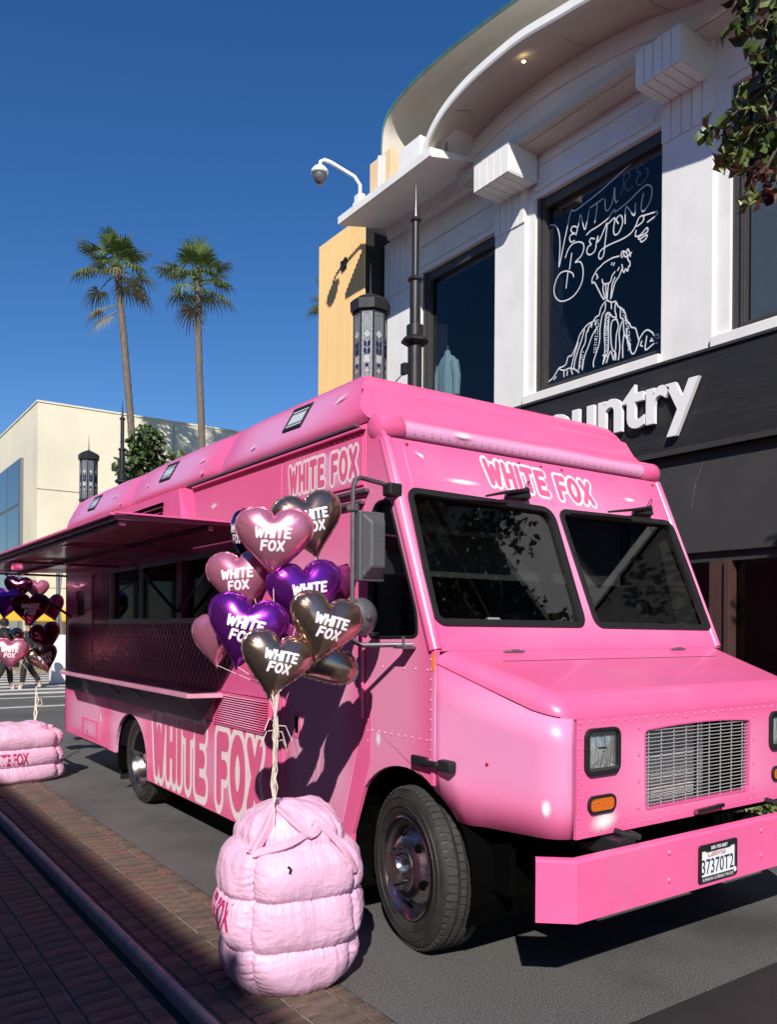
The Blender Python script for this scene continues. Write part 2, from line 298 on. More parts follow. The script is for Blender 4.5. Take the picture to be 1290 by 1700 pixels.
def ink(strokes,r,step,merge=True,scale=(1,1)):
    """2-D brush strokes of radius r -> flat polygons by marching squares"""
    pts=np.array([p for s in strokes for p in s],float); x0,y0=pts.min(0)-r-2*step; x1,y1=pts.max(0)+r+2*step
    nx=int((x1-x0)/step)+2; ny=int((y1-y0)/step)+2
    D=np.full((ny,nx),1e9); gx=x0+np.arange(nx)*step; gy=y0+np.arange(ny)*step
    for s in strokes:
        segs=[(s[0],s[0])] if len(s)==1 else list(zip(s[:-1],s[1:]))
        for a,b in segs:
            lo=(min(a[0],b[0])-r-2*step,min(a[1],b[1])-r-2*step); hi=(max(a[0],b[0])+r+2*step,max(a[1],b[1])+r+2*step)
            i0=max(0,int((lo[0]-x0)/step));i1=min(nx,int((hi[0]-x0)/step)+2);j0=max(0,int((lo[1]-y0)/step));j1=min(ny,int((hi[1]-y0)/step)+2)
            X,Y=np.meshgrid(gx[i0:i1],gy[j0:j1]); dx,dy=b[0]-a[0],b[1]-a[1]; L=dx*dx+dy*dy
            t=np.clip(((X-a[0])*dx+(Y-a[1])*dy)/L,0,1) if L>0 else 0
            D[j0:j1,i0:i1]=np.minimum(D[j0:j1,i0:i1],np.hypot(X-a[0]-t*dx,Y-a[1]-t*dy)-r)
    vs=[];fs=[];idx={}
    def V(p):
        k=(round(p[0]*1e6),round(p[1]*1e6))
        if k not in idx: idx[k]=len(vs); vs.append((p[0]*scale[0],p[1]*scale[1]))
        return idx[k]
    ins=D<0
    for j in range(ny-1):
        i=0
        while i<nx-1:
            c=(ins[j,i],ins[j,i+1],ins[j+1,i+1],ins[j+1,i])
            if not any(c): i+=1; continue
            if all(c):
                k=i
                if merge:
                    while k+1<nx-1 and ins[j,k+2] and ins[j+1,k+2]: k+=1
                fs.append((V((gx[i],gy[j])),V((gx[k+1],gy[j])),V((gx[k+1],gy[j+1])),V((gx[i],gy[j+1])))); i=k+1; continue
            cs=[(gx[i],gy[j],D[j,i]),(gx[i+1],gy[j],D[j,i+1]),(gx[i+1],gy[j+1],D[j+1,i+1]),(gx[i],gy[j+1],D[j+1,i])]; poly=[]
            for q in range(4):
                a,b=cs[q],cs[(q+1)%4]
                if a[2]<0: poly.append(V(a[:2]))
                if (a[2]<0)!=(b[2]<0):
                    t=a[2]/(a[2]-b[2]); poly.append(V((a[0]+(b[0]-a[0])*t,a[1]+(b[1]-a[1])*t)))
            pp=[]; [pp.append(q) for q in poly if q not in pp]
            if len(pp)>2: fs.append(tuple(pp))
            i+=1
    return vs,fs
def text_geo(body,size,extrude=0,offset=0):
    cu=bpy.data.curves.new('t','FONT'); cu.body=body; cu.size=size; cu.extrude=extrude; cu.offset=offset; cu.resolution_u=4
    o=bpy.data.objects.new('t',cu); COL.objects.link(o); bpy.context.view_layer.update()
    me=bpy.data.meshes.new_from_object(o.evaluated_get(bpy.context.evaluated_depsgraph_get()))
    vs=[tuple(v.co) for v in me.vertices]; fs=[tuple(p.vertices) for p in me.polygons]
    bpy.data.objects.remove(o); bpy.data.curves.remove(cu); bpy.data.meshes.remove(me)
    x0=min(v[0] for v in vs);x1=max(v[0] for v in vs);y0=min(v[1] for v in vs);y1=max(v[1] for v in vs)
    return [((v[0]-x0)/(x1-x0),(v[1]-y0)/(y1-y0),v[2]) for v in vs],fs

for k_ in ('side','sidemid','fender','front','hot','bump'): weather(M[k_],(.50,.30,.36),.22,2.2,lo=.5,hi=.8)
weather(M['asphalt'],(.030,.029,.028),.65,.55,lo=.48,hi=.66); weather(M['asphalt'],(.13,.125,.118),.40,.9,stretch=(1,.3,1),lo=.52,hi=.72); weather(M['asphalt'],(.016,.015,.015),.8,2.3,lo=.66,hi=.72)
weather(M['white'],(.55,.53,.49),.28,1.1,stretch=(1,2.5,.35),lo=.5,hi=.8); weather(M['cream'],(.56,.50,.38),.40,.55,stretch=(1,1,.3),lo=.48,hi=.75)
weather(M['tyre'],(.075,.07,.065),.5,5,lo=.5,hi=.8); weather(M['dgrey'],(.08,.075,.072),.4,1.5,lo=.5,hi=.8); weather(M['signb'],(.05,.048,.046),.5,2,stretch=(1,.5,3),lo=.5,hi=.8)
for b_ in BR: weather(b_,(.07,.05,.04),.6,1.6,lo=.45,hi=.7)
# ================================================================ GROUND
struct('ground',MB().box(-300,300,-300,300,-.5,-.07),mat('dark_subgrade',(.03,.03,.03),.9))
struct('road',MB().add([(1.965,-40,0),(60,-40,0),(60,16,0),(1.965,16,0),(-90,16,0),(-90,160,0),(60,160,0)],[(0,1,2,3),(4,3,2,6,5)]),M['asphalt'])
bed=MB().add([(-30,-40,-.004),(1.235,-40,-.004),(1.235,16,-.004),(-30,16,-.004)],[(0,1,2,3)]).add([(1.38,-40,-.004),(1.965,-40,-.004),(1.965,16,-.004),(1.38,16,-.004)],[(0,1,2,3)])
bed=struct('brick_paving',bed,M['mortar'])
def brick_mesh(l,wd,m):
    b=MB(); e=.006; h=.012
    b.add([(-l/2,-wd/2,-.01),(l/2,-wd/2,-.01),(l/2,wd/2,-.01),(-l/2,wd/2,-.01),(-l/2,-wd/2,h-e),(l/2,-wd/2,h-e),(l/2,wd/2,h-e),(-l/2,wd/2,h-e),(-l/2+e,-wd/2+e,h),(l/2-e,-wd/2+e,h),(l/2-e,wd/2-e,h),(-l/2+e,wd/2-e,h)],
      [(8,9,10,11),(4,5,9,8),(5,6,10,9),(6,7,11,10),(7,4,8,11),(0,1,5,4),(1,2,6,5),(2,3,7,6),(3,0,4,7)])
    me=bpy.data.meshes.new('brick'); me.from_pydata(b.v,[],b.f); me.materials.append(m); return me,b
BM={}
for kind,(l,wd) in dict(l=(.192,.092),s=(.094,.192),e=(.070,.192)).items():
    for i in range(3): BM[kind,i]=brick_mesh(l,wd,BR[i])
bricks=[]
def lay(x0,x1,kind,y0=1.0,y1=15.9,off=0):
    l=x1-x0; step=.1 if kind=='l' else .2
    y=y0+off
    while y<y1:
        bricks.append(((x0+x1)/2+random.uniform(-.0015,.0015),y,kind,random.randrange(3),random.uniform(-.012,.012),random.uniform(-.003,.002))); y+=step
lay(1.885,1.96,'e'); lay(1.683,1.883,'l'); lay(1.481,1.681,'l',off=.03); lay(1.385,1.479,'s')
x=1.235
for i,k in enumerate('slslslsslllllllllll'):
    wd=.1 if k=='s' else .2; lay(x-wd,x-.004,k,off=.03*(i%3)); x-=wd
def seen(x,y):
    a=(x*math.cos(TH)-y*math.sin(TH)); d=x*math.sin(TH)+y*math.cos(TH)
    if d<.5: return 1e9
    px=645+1370*a/d; py=1042+1370*1.6/d
    return d if -20<px<1310 and py<1720 else 1e3+d
bricks.sort(key=lambda b:seen(b[0],b[1]))
rest=MB()
for n,(x,y,k,i,r,dz) in enumerate(bricks):
    me,b=BM[k,i]
    if n<300:
        o=bpy.data.objects.new('brick',me); o.location=(x,y,dz-.004); o.rotation_euler=(0,0,r); COL.objects.link(o); o.parent=bed
    else:
        c,s=math.cos(r),math.sin(r); rest.cur=i; rest.add([(x+v[0]*c-v[1]*s,y+v[0]*s+v[1]*c,v[2]+dz-.004) for v in b.v],b.f)
obj('brick',rest,BR,bed,kind='stuff',fixn=False)
t=MB()
prof=[(-.024,-.06),(-.024,-.006),(-.021,.007),(-.013,.013),(0,.015),(.013,.013),(.021,.007),(.024,-.006),(.024,-.06)]
t.grid([[(1.345+a,yy,b) for a,b in prof] for yy in [-40]+[i*1.0 for i in range(17)]])
tag(obj('tram_rail',t,M['rail'],smooth=True,angle=60),'worn rounded steel tram rail set in the dark brick paving','rail')
struct('dark_strip',MB().box(1.99,9.0,1.82,2.17,-.02,.004),M['strip'])  # flat dark strip lying across the asphalt
# ground far side: footway in front of the shop
fw=MB().box(7.3,9.0,-20,15.5,-.02,.12); struct('pavement',fw,mat('concrete_footway',(.26,.25,.24),.8,noise=.2,nscale=2),bevel=.01)
# crossing
zb=struct('crosswalk',MB().box(-6,14,19.55,19.7,-.01,.004),M['paint'])
for i in range(8): obj('crossing_stripe',MB().box(2.4,12,20.6+i*1.2,21.15+i*1.2,-.01,.004),M['paint'],zb)
struct('stop_line',MB().box(-6,12,17.3,17.5,-.01,.004),M['paint'])
struct('far_pavement',MB().box(-20,16,30.4,60,-.02,.13).box(6.0,16,29.6,30.4,-.02,.13),mat('far_footway',(.30,.28,.26),.8,noise=.2))
# ================================================================ WHITE SHOP BUILDING (x = 9 facade)
B=thing('shop_building','white two storey shop with curved eaves and black sign band behind the pink truck','building',(9.5,6,0))
def part(name,mb,m,p=B,**k): return obj(name,mb,m,p,**k)
XF=9.0
cols=[(12.10,12.97),(9.20,9.88),(5.97,6.71),(2.75,3.5),(-.45,.3),(-3.65,-2.9),(-6.85,-6.1),(-10,-9.3)]
ZT=8.9
for y0,y1 in cols:
    g=MB().box(XF,XF+.6,y0,y1,5.02,ZT)
    c=part('column',g,M['white'],bevel=.006)
    # capital: grooved boards standing proud
    n=5; w_=(y1-y0)/n
    for k in range(n):
        part('groove_board',MB().box(XF-.022,XF-.001,y0+k*w_+.006,y0+(k+1)*w_-.006,7.86,8.9),M['white'],c,bevel=.003)
part('column',MB().box(XF+.3,XF+.8,13.2,15,0,8.9),M['white'])
wins=[(9.88,12.10),(6.71,9.20),(3.5,5.97),(.3,2.75),(-2.9,-.45),(-6.1,-3.65),(-9.3,-6.85)]
for i,(a,b) in enumerate(wins):
    hz=8.02 if i==0 else 8.16
    part('lintel',MB().box(XF+.06,XF+.6,a+.002,b-.002,hz,8.92),M['white'])
    part('lintel_moulding',MB().box(XF+.03,XF+.058,a+.16,b-.16,hz+.1,hz+.16).box(XF+.03,XF+.058,a+.16,b-.16,hz+.46,hz+.49),M['white'],bevel=.004)
    part('sill',MB().box(XF-.05,XF+.5,a+.002,b-.002,5.02,5.165),M['white'],bevel=.01)
    part('reveal_pier',MB().box(XF+.05,XF+.6,b-.2 if i!=1 else b-.16,b-.002,5.166,hz-.002),M['white'])
    ya,yb=a+.01,(b-.2 if i!=1 else b-.16)
    z0,z1=5.17,hz-.004
    f=MB().plate([(ya,z0),(yb,z0),(yb,z1),(ya,z1)],[[(ya+.09,z0+.12),(yb-.14,z0+.12),(yb-.14,z1-.16),(ya+.09,z1-.16)]],YZ(XF+.14),.10)
    f.box(XF+.10,XF+.139,yb-.07,yb-.002,z0+.002,z1-.002).box(XF+.12,XF+.139,yb-.12,yb-.09,z0+.002,z1-.002)
    w=part('window',f,M['frameM'],bevel=.006)
    obj('pane',MB().box(XF+.225,XF+.232,ya+.09,yb-.14,z0+.12,z1-.16),M['glass'],w)
    YR=yb+(1.0 if i==0 else .3)
    obj('room',MB().add([(XF+.5,ya-.3,z0-.2),(XF+2,ya-.3,z0-.2),(XF+2,YR,z0-.2),(XF+.5,YR,z0-.2),(XF+.5,ya-.3,z1+.2),(XF+2,ya-.3,z1+.2),(XF+2,YR,z1+.2),(XF+.5,YR,z1+.2)],[(0,1,2,3),(4,7,6,5),(1,5,6,2),(0,4,5,1),(3,2,6,7)]),mat('dark_room',(.012,.012,.022),.9) if i==0 else bpy.data.materials['dark_room'],w)
    obj('side_lining',MB().box(XF+.245,XF+.66,ya+.004,ya+.02,z0,z1),bpy.data.materials['dark_room'],w)
    obj('side_lining',MB().box(XF+.245,XF+.66,yb-.02,yb-.004,z0,z1),bpy.data.materials['dark_room'],w)
    if i==2:
        obj('blind',MB().box(XF+.27,XF+.3,ya+.5,yb-.14,z0+.12,7.2),mat('grey_blind',(.20,.24,.26),.7,noise=.1),w)
ART_MAIN=[[(8.989,7.469),(8.999,7.603),(8.955,7.717),(8.868,7.747),(8.765,7.685),(8.698,7.531),(8.684,7.313),(8.699,7.051),(8.605,7.368),(8.523,7.632),(8.464,7.802),(8.391,7.768),(8.17,7.801),(7.909,7.854),(7.656,7.925),(7.413,7.993),(7.155,8.063)],[(8.356,7.514),(8.425,7.552),(8.467,7.526),(8.438,7.462),(8.388,7.433),(8.466,7.442),(8.493,7.4),(8.465,7.336),(8.396,7.331)],[(8.369,7.404),(8.316,7.55),(8.281,7.661),(8.207,7.424),(8.167,7.491),(8.121,7.657)],[(8.103,7.691),(7.869,7.726)],[(7.972,7.698),(7.984,7.581),(8.014,7.447)],[(7.83,7.7),(7.824,7.576),(7.791,7.519),(7.728,7.557),(7.679,7.656),(7.66,7.787),(7.654,7.645),(7.634,7.573),(7.604,7.585)],[(8.575,7.145),(8.52,7.241),(8.437,7.294),(8.327,7.284),(8.232,7.227),(8.217,7.139),(8.27,7.055),(8.379,7.007),(8.283,6.977),(8.228,6.854),(8.24,6.693),(8.32,6.574),(8.457,6.504),(8.64,6.514),(8.755,6.6),(8.8,6.733),(8.758,6.869),(8.672,6.946),(8.545,6.934),(8.433,6.863),(8.41,6.803)],[(8.449,7.163),(8.489,6.946)],[(8.517,6.924),(8.556,6.684)],[(8.166,7.326),(8.086,7.357),(7.956,7.367),(7.777,7.407),(7.702,7.466),(7.653,7.482),(7.652,7.446),(7.554,7.465),(7.409,7.503),(7.244,7.569),(7.128,7.596),(7.047,7.542),(7.031,7.44),(7.08,7.327),(7.171,7.26),(7.207,7.341),(7.173,7.5)],[(8.019,7.213),(8.085,7.244),(8.111,7.203),(8.079,7.154),(8.137,7.14),(8.158,7.066),(8.096,7.013),(8.005,7.04),(7.98,7.153),(7.955,7.224),(7.959,7.145),(7.903,7.184),(7.839,7.281),(7.789,7.341),(7.825,7.074),(7.849,6.922),(7.9,6.88),(7.939,6.925),(7.901,7.002),(7.749,7.025),(7.526,7.02),(7.381,7.043),(7.299,7.108),(7.241,7.201),(7.171,7.202),(7.17,7.134),(7.24,7.104),(7.287,7.104)],[(7.764,7.331),(7.652,7.366),(7.675,7.217),(7.65,7.127),(7.576,7.138),(7.515,7.253),(7.553,7.366),(7.627,7.336),(7.589,7.262)],[(7.474,7.216),(7.457,7.445),(7.323,7.264),(7.301,7.419)],[(7.171,7.202),(6.988,7.175),(6.947,7.168),(6.954,7.124),(7.101,7.088)],[(7.286,7.045),(7.297,6.972),(7.215,6.96),(7.112,7.016),(7.104,6.955),(7.238,6.94),(7.226,6.906),(7.111,6.92),(7.122,6.876),(7.191,6.855),(7.215,6.883)],[(7.573,6.801),(7.672,6.818),(7.747,6.815),(7.848,6.801),(7.899,6.775),(7.963,6.751),(8.015,6.698),(8.054,6.65),(8.053,6.588),(8.014,6.585),(7.948,6.472),(7.895,6.373),(7.843,6.286)],[(7.976,6.694),(7.949,6.634),(7.975,6.623)],[(7.872,6.577),(7.845,6.508),(7.731,6.49),(7.694,6.567),(7.645,6.609)],[(7.845,6.508),(7.858,6.442),(7.818,6.288)],[(7.756,6.488),(7.768,6.392),(7.78,6.276)],[(7.807,6.495),(7.792,6.28)],[(7.644,6.53),(7.693,6.447),(7.717,6.255)],[(7.522,6.606),(7.57,6.524),(7.644,6.45),(7.704,6.271)],[(7.51,6.602),(7.523,6.665)],[(7.51,6.582),(7.485,6.544),(7.461,6.584),(7.425,6.542),(7.413,6.597),(7.389,6.598),(7.39,6.657),(7.414,6.685),(7.426,6.729),(7.403,6.759),(7.36,6.772)],[(7.523,6.764),(7.536,6.818),(7.512,6.848),(7.451,6.816),(7.427,6.846),(7.403,6.808),(7.378,6.731)],[(7.5,6.834),(7.487,6.77),(7.426,6.729)],[(7.451,6.812),(7.426,6.748)],[(7.708,6.731),(7.696,6.751)],[(7.671,6.708),(7.654,6.736)],[(7.596,6.612),(7.571,6.643)],[(7.78,6.256),(7.843,6.226),(7.894,6.171),(7.924,6.089),(7.983,6.077),(8.035,6.031),(8.127,6.018),(8.22,5.963),(8.287,5.899),(8.327,5.807),(8.381,5.717),(8.435,5.648),(8.505,5.646),(8.546,5.551),(8.616,5.527),(8.687,5.524),(8.773,5.438),(8.845,5.391),(8.963,5.376),(9.039,5.514)],[(7.78,6.256),(7.704,6.201),(7.629,6.187),(7.579,6.102),(7.505,6.04),(7.456,5.956),(7.443,5.864),(7.394,5.82),(7.358,5.751),(7.287,5.711),(7.25,5.604),(7.226,5.52)],[(7.226,5.52),(7.296,5.384),(7.355,5.4),(7.392,5.547),(7.478,5.708),(7.492,5.888),(7.541,5.943),(7.542,6.081)],[(7.227,5.539),(7.157,5.615),(7.088,5.634),(7.008,5.572),(6.974,5.525),(6.918,5.527),(6.906,5.468)],[(7.099,5.551),(7.121,5.375),(6.996,5.417),(6.928,5.417)],[(7.019,5.5),(7.041,5.468),(6.996,5.465)],[(7.18,5.507),(7.202,5.455),(7.167,5.436)],[(7.805,6.213),(7.817,6.127),(7.867,6.062),(7.904,5.891),(7.915,5.692),(8.017,5.456),(8.016,5.374)],[(7.704,6.191),(7.703,6.111)],[(7.629,6.168),(7.64,6.072),(7.615,5.965),(7.689,5.998),(7.74,6.063),(7.778,6.075)],[(7.778,6.075),(7.815,5.945),(7.826,5.768),(7.812,5.563),(7.848,5.371)],[(7.74,6.043),(7.751,5.846),(7.749,5.646),(7.76,5.489)],[(7.614,5.935),(7.689,5.928),(7.712,5.775),(7.686,5.549),(7.623,5.472),(7.622,5.373)],[(7.614,5.945),(7.577,5.835),(7.612,5.707),(7.623,5.512)],[(7.516,5.876),(7.563,5.732),(7.549,5.531),(7.572,5.36)],[(7.478,5.708),(7.501,5.537),(7.499,5.37)],[(7.442,5.756),(7.416,5.553),(7.355,5.4)],[(7.956,5.927),(8.046,5.831),(8.111,5.706),(8.19,5.562),(8.228,5.387)],[(8.074,6.002),(8.153,5.902),(8.178,5.765),(8.258,5.643),(8.296,5.404)],[(8.193,5.955),(8.246,5.826),(8.299,5.716),(8.366,5.567),(8.392,5.449)],[(8.313,5.803),(8.394,5.616),(8.448,5.463)],[(8.687,5.513),(8.587,5.466),(8.475,5.47),(8.364,5.421),(8.296,5.362)],[(8.587,5.456),(8.587,5.371)],[(8.517,5.438),(8.525,5.377)],[(8.447,5.442),(8.419,5.372)],[(7.849,5.493),(7.76,5.449),(7.785,5.375),(7.71,5.515),(7.659,5.382),(7.635,5.475)],[(7.786,5.496),(7.835,5.388)],[(8.744,5.409),(8.787,5.377)],[(8.048,6.015),(8.061,5.957)],[(8.113,5.973),(8.126,5.915)],[(7.996,6.03),(7.99,5.967)],[(7.966,6.03)],[(7.93,6.019)],[(7.964,6.005)],[(7.94,5.985)],[(7.974,5.973)],[(7.929,5.956)],[(7.969,5.935)],[(7.938,5.931)],[(7.976,5.898)],[(7.944,5.891)],[(7.98,5.88)],[(7.944,5.861)],[(7.989,5.851)],[(7.947,5.831)],[(7.987,5.804)],[(7.953,5.793)],[(7.996,5.775)],[(7.961,5.763)],[(7.993,5.753)],[(7.97,5.745)],[(7.995,5.715)],[(7.967,5.71)],[(8.007,5.687)],[(7.975,5.675)],[(8.009,5.647)],[(7.974,5.637)],[(8.009,5.613)],[(7.978,5.618)],[(8.013,5.582)],[(7.979,5.579)],[(7.805,6.068)],[(7.77,6.051)],[(7.812,6.039)],[(7.77,6.011)],[(7.815,5.995)],[(7.777,5.994)],[(7.811,5.961)],[(7.77,5.961)],[(7.807,5.939)],[(7.772,5.924)],[(7.802,5.889)],[(7.775,5.881)],[(7.811,5.873)],[(7.774,5.863)],[(7.813,5.835)],[(7.774,5.828)],[(7.815,5.796)],[(7.778,5.783)],[(7.802,5.767)],[(7.776,5.757)],[(7.806,5.731)],[(7.774,5.722)],[(7.802,5.698)],[(7.776,5.688)],[(7.812,5.671)],[(7.768,5.656)],[(7.808,5.642)],[(7.777,5.624)],[(7.816,5.601)],[(7.773,5.598)],[(7.807,5.568)],[(7.773,5.561)],[(7.805,5.53)],[(7.783,5.535)],[(7.507,6.023)],[(7.482,6.023)],[(7.496,5.994)],[(7.468,5.985)],[(7.487,5.951)],[(7.456,5.945)],[(7.468,5.918)],[(7.44,5.898)],[(7.463,5.877)],[(7.424,5.866)],[(7.452,5.835)],[(7.413,5.829)],[(7.438,5.816)],[(7.399,5.803)],[(7.427,5.783)],[(7.403,5.768)],[(7.423,5.745)],[(7.401,5.744)],[(7.425,5.717)],[(7.39,5.696)],[(7.427,5.683)],[(7.386,5.666)],[(7.414,5.646)],[(7.393,5.641)],[(7.411,5.614)],[(7.386,5.605)],[(7.413,5.58)],[(7.375,5.573)],[(7.416,5.54)],[(7.372,5.527)],[(7.407,5.504)],[(7.368,5.505)],[(7.399,5.472)],[(7.369,5.468)],[(7.402,5.448)],[(7.372,5.444)],[(8.253,5.645)],[(8.215,5.639)],[(8.251,5.602)],[(8.216,5.589)],[(8.254,5.569)],[(8.233,5.561)],[(8.269,5.542)],[(8.225,5.527)],[(8.267,5.496)],[(8.229,5.496)],[(8.273,5.463)],[(8.234,5.454)],[(8.274,5.439)],[(8.236,5.419)],[(6.983,5.532)],[(6.944,5.521)],[(6.968,5.497)],[(6.942,5.477)],[(7.802,5.965)],[(7.765,5.95)],[(7.798,5.927)],[(7.759,5.924)],[(7.805,5.902)],[(7.771,5.893)],[(7.793,5.853)],[(7.774,5.853)],[(7.805,5.832)],[(7.771,5.817)],[(7.803,5.797)],[(7.776,5.79)]]
ART_FAINT=[[(7.555,7.643),(7.508,7.761),(7.489,7.9),(7.412,7.895),(7.4,7.831),(7.483,7.77),(7.434,7.65),(7.351,7.673)],[(7.177,7.895),(7.247,7.917),(7.27,7.85),(7.211,7.785),(7.281,7.759),(7.28,7.681),(7.209,7.641),(7.117,7.706),(7.095,7.772),(7.13,7.826)],[(8.828,8.162),(8.806,8.024)],[(8.77,8.159),(8.725,8.054),(8.682,8.015)],[(8.612,8.155),(8.583,8.016)],[(8.542,8.146),(8.485,8.038),(8.499,7.98)],[(8.431,8.14),(8.361,7.985)],[(8.375,8.117),(8.416,8.029)],[(8.307,8.129),(8.28,8.075),(8.226,8.041)],[(8.227,8.155),(8.159,8.116)],[(8.915,8.145),(8.871,8.115)]]

def spl(pts,n=10):
    P_=[Vector((p[0],p[1],0)) for p in pts]; out=[]
    for i in range(len(P_)-1):
        a,b,c,d=P_[max(i-1,0)],P_[i],P_[i+1],P_[min(i+2,len(P_)-1)]
        for k in range(n):
            t=k/n; q=.5*((2*b)+(c-a)*t+(2*a-5*b+4*c-d)*t*t+(3*b-a-3*c+d)*t**3); out.append((q.x,q.y))
    out.append(pts[-1][:2]); return out
# goat drawing and words on the second upstairs window
win2=[o for o in B.children if o.name.startswith('window')][1]
def art(name,st,r,m,x):
    st=[spl(s,4) if len(s)>3 else s for s in st]
    vs,fs=ink([[(-a,b) for a,b in s] for s in st],r,.0065); obj(name,MB().add([(x,-a,b) for a,b in vs],fs),m,win2,kind='stuff' if name!='painted_lettering' else None,fixn=False)
art('painted_drawing',ART_MAIN,.0100,M['artw'],XF+.2225)
art('faded_drawing',ART_FAINT,.009,M['artf'],XF+.2215)
# sign band with its letters
sb=part('sign_band',MB().box(XF-.10,XF+.5,-11,12.9,3.86,5.0),M['signb'])
obj('band_trim',MB().box(XF-.13,XF-.101,-11,12.9,3.80,3.87).box(XF-.13,XF-.101,-11,12.9,4.975,5.01),M['frameM'],sb)
vs,fs=text_geo('country',1,.04,.022)
y_r=6.02; wlen=2.62+.35
def lett(u,v,d): return (XF-.16-d*.75, y_r+wlen-u*wlen, 4.02+v*.78)
gl=MB().add([lett(*v) for v in vs],fs); obj('sign_lettering',gl,M['letter'],sb,label='white raised lettering of the shop name on the black band')
part('transom_panel',MB().box(XF-.02,XF+.4,-11,12.9,2.56,3.798),M['dgrey'])
part('shopfront_head',MB().box(XF+.05,XF+.4,-11,12.9,2.44,2.558),M['frameM'])
part('stall_riser',MB().box(XF+.02,XF+.4,-11,12.9,.12,.5),M['signb'])
for k in range(14):
    y=5.72+ (k-4)*1.55
    part('shopfront_post',MB().box(XF+.0,XF+.16,y,y+.07,.5,2.44).box(XF+.05,XF+.16,y+.075,y+.30,.5,2.44),M['wood'] if k==4 else M['frameM'],bevel=.004)
    part('shopfront_pane',MB().box(XF+.17,XF+.178,y+.31,y+1.54,.5,2.44),M['glass'])
part('shop_interior',MB().add([(XF+.6,-11,.1),(XF+3,-11,.1),(XF+3,13,.1),(XF+.6,13,.1),(XF+.6,-11,3.8),(XF+3,-11,3.8),(XF+3,13,3.8),(XF+.6,13,3.8)],[(0,1,2,3),(4,7,6,5),(1,5,6,2)]),mat('shop_dark',(.02,.017,.02),.9))
part('main_wall',MB().box(XF+3.1,XF+12,-12,14.9,0,9.6),M['white'])
part('display_box',MB().box(XF+.55,XF+.7,4.55,4.95,1.95,2.2),mat('blue_display',(.08,.09,.25),.4))
part('rack',MB().box(XF+.9,XF+1.0,3.9,5.3,.5,.55).box(XF+.9,XF+1.0,3.9,5.3,1.5,1.55).box(XF+.9,XF+1.0,4.6,4.66,.1,1.6),M['steel'])
# brackets
for y0,y1 in [(8.97,9.75),(6.03,6.69),(2.80,3.46),(-.4,.26),(-3.6,-2.94)]:
    b=part('bracket',MB().box(8.445,XF+.02,y0,y1,8.372,8.80),M['white'],bevel=.006); n=5; w_=(y1-y0)/n
    for k in range(n):
        obj('bracket_board',MB().box(8.424,8.444,y0+k*w_+.006,y0+(k+1)*w_-.006,8.36,8.80),M['white'],b,bevel=.003)
        obj('bracket_underboard',MB().box(8.446,XF-.025,y0+k*w_+.006,y0+(k+1)*w_-.006,8.352,8.371),M['white'],b,bevel=.003)
# flat soffit over the windows, frieze and arched eave (lofted between edge curves in y,z)
part('soffit_beam',MB().box(8.60,XF+.6,-11,10.28,8.802,8.93).box(8.70,8.78,-11,10.28,8.785,8.80),M['soffit'])
outer=spl([(10.22,8.93),(10.04,9.164),(9.69,9.358),(9.18,9.475),(8.55,9.51),(8.05,9.495),(7.46,9.40),(6.83,9.29),(6.0,9.09),(5.2,8.90),(4.6,8.80)],6)
innr=spl([(10.42,9.16),(10.22,9.32),(9.83,9.42),(9.31,9.52),(8.45,9.545),(7.72,9.49),(7.1,9.40),(6.66,9.30),(5.63,8.98),(5.0,8.88),(4.6,8.85)],6)
e=part('arched_eave',MB().grid([[(7.8,y,z) for y,z in outer],[(7.83,y,z-.02) for y,z in outer],[(7.95,y*.9+.1*yi,z-.01+.1*(zi-z)) for (y,z),(yi,zi) in zip(outer,innr)],[(7.97,y*.9+.1*yi,z+.03+.1*(zi-z)) for (y,z),(yi,zi) in zip(outer,innr)],[(8.25,y*.6+yi*.4,.6*z+.4*zi+.10) for (y,z),(yi,zi) in zip(outer,innr)],[(8.5,y*.3+yi*.7,.3*z+.7*zi+.07) for (y,z),(yi,zi) in zip(outer,innr)],[(8.66,y,z+.03) for y,z in innr],[(8.66,y,z) for y,z in innr]]),M['soffit'],smooth=True,angle=30)
obj('eave_fascia',MB().grid([[(7.8,y,z) for y,z in outer],[(7.785,y,z+.03) for y,z in outer],[(7.79,y,z+.14) for y,z in outer],[(7.86,y,z+.15) for y,z in outer],[(9.4,y,z+.30) for y,z in outer]]),M['white'],e)
for yy in (9.6,7.95,6.5):
    k=min(range(len(outer)),key=lambda i:abs(outer[i][0]-yy)); a,b_=outer[k],innr[k]
    obj('expansion_joint',MB().tube([(7.96,a[0]*.9+.1*b_[0],a[1]+.02),(8.2,a[0]*.6+.4*b_[0]-.05,.6*a[1]+.4*b_[1]+.092),(8.45,a[0]*.3+.7*b_[0]+.04,.3*a[1]+.7*b_[1]+.068),(8.655,b_[0],b_[1]+.03)],.004,4),M['groove'],e)  # thin grey line along the soffit joint
low=[(y,z-.26 if z-.26>8.80 else 8.803) for y,z in innr]
part('frieze',MB().grid([[(8.655,y,z) for y,z in innr],[(8.655,y,z) for y,z in low],[(8.69,y,z-.01) for y,z in low],[(8.69,y,8.80) for y,z in low]]),M['white'],smooth=True,angle=30)
obj('lamp_spot',MB().disc((8.12,8.35,9.50),(0,0,-1),.03,10,.01),mat('lit_downlight',(1,.8,.5),.4,emit=(1,.75,.4,9)),e)
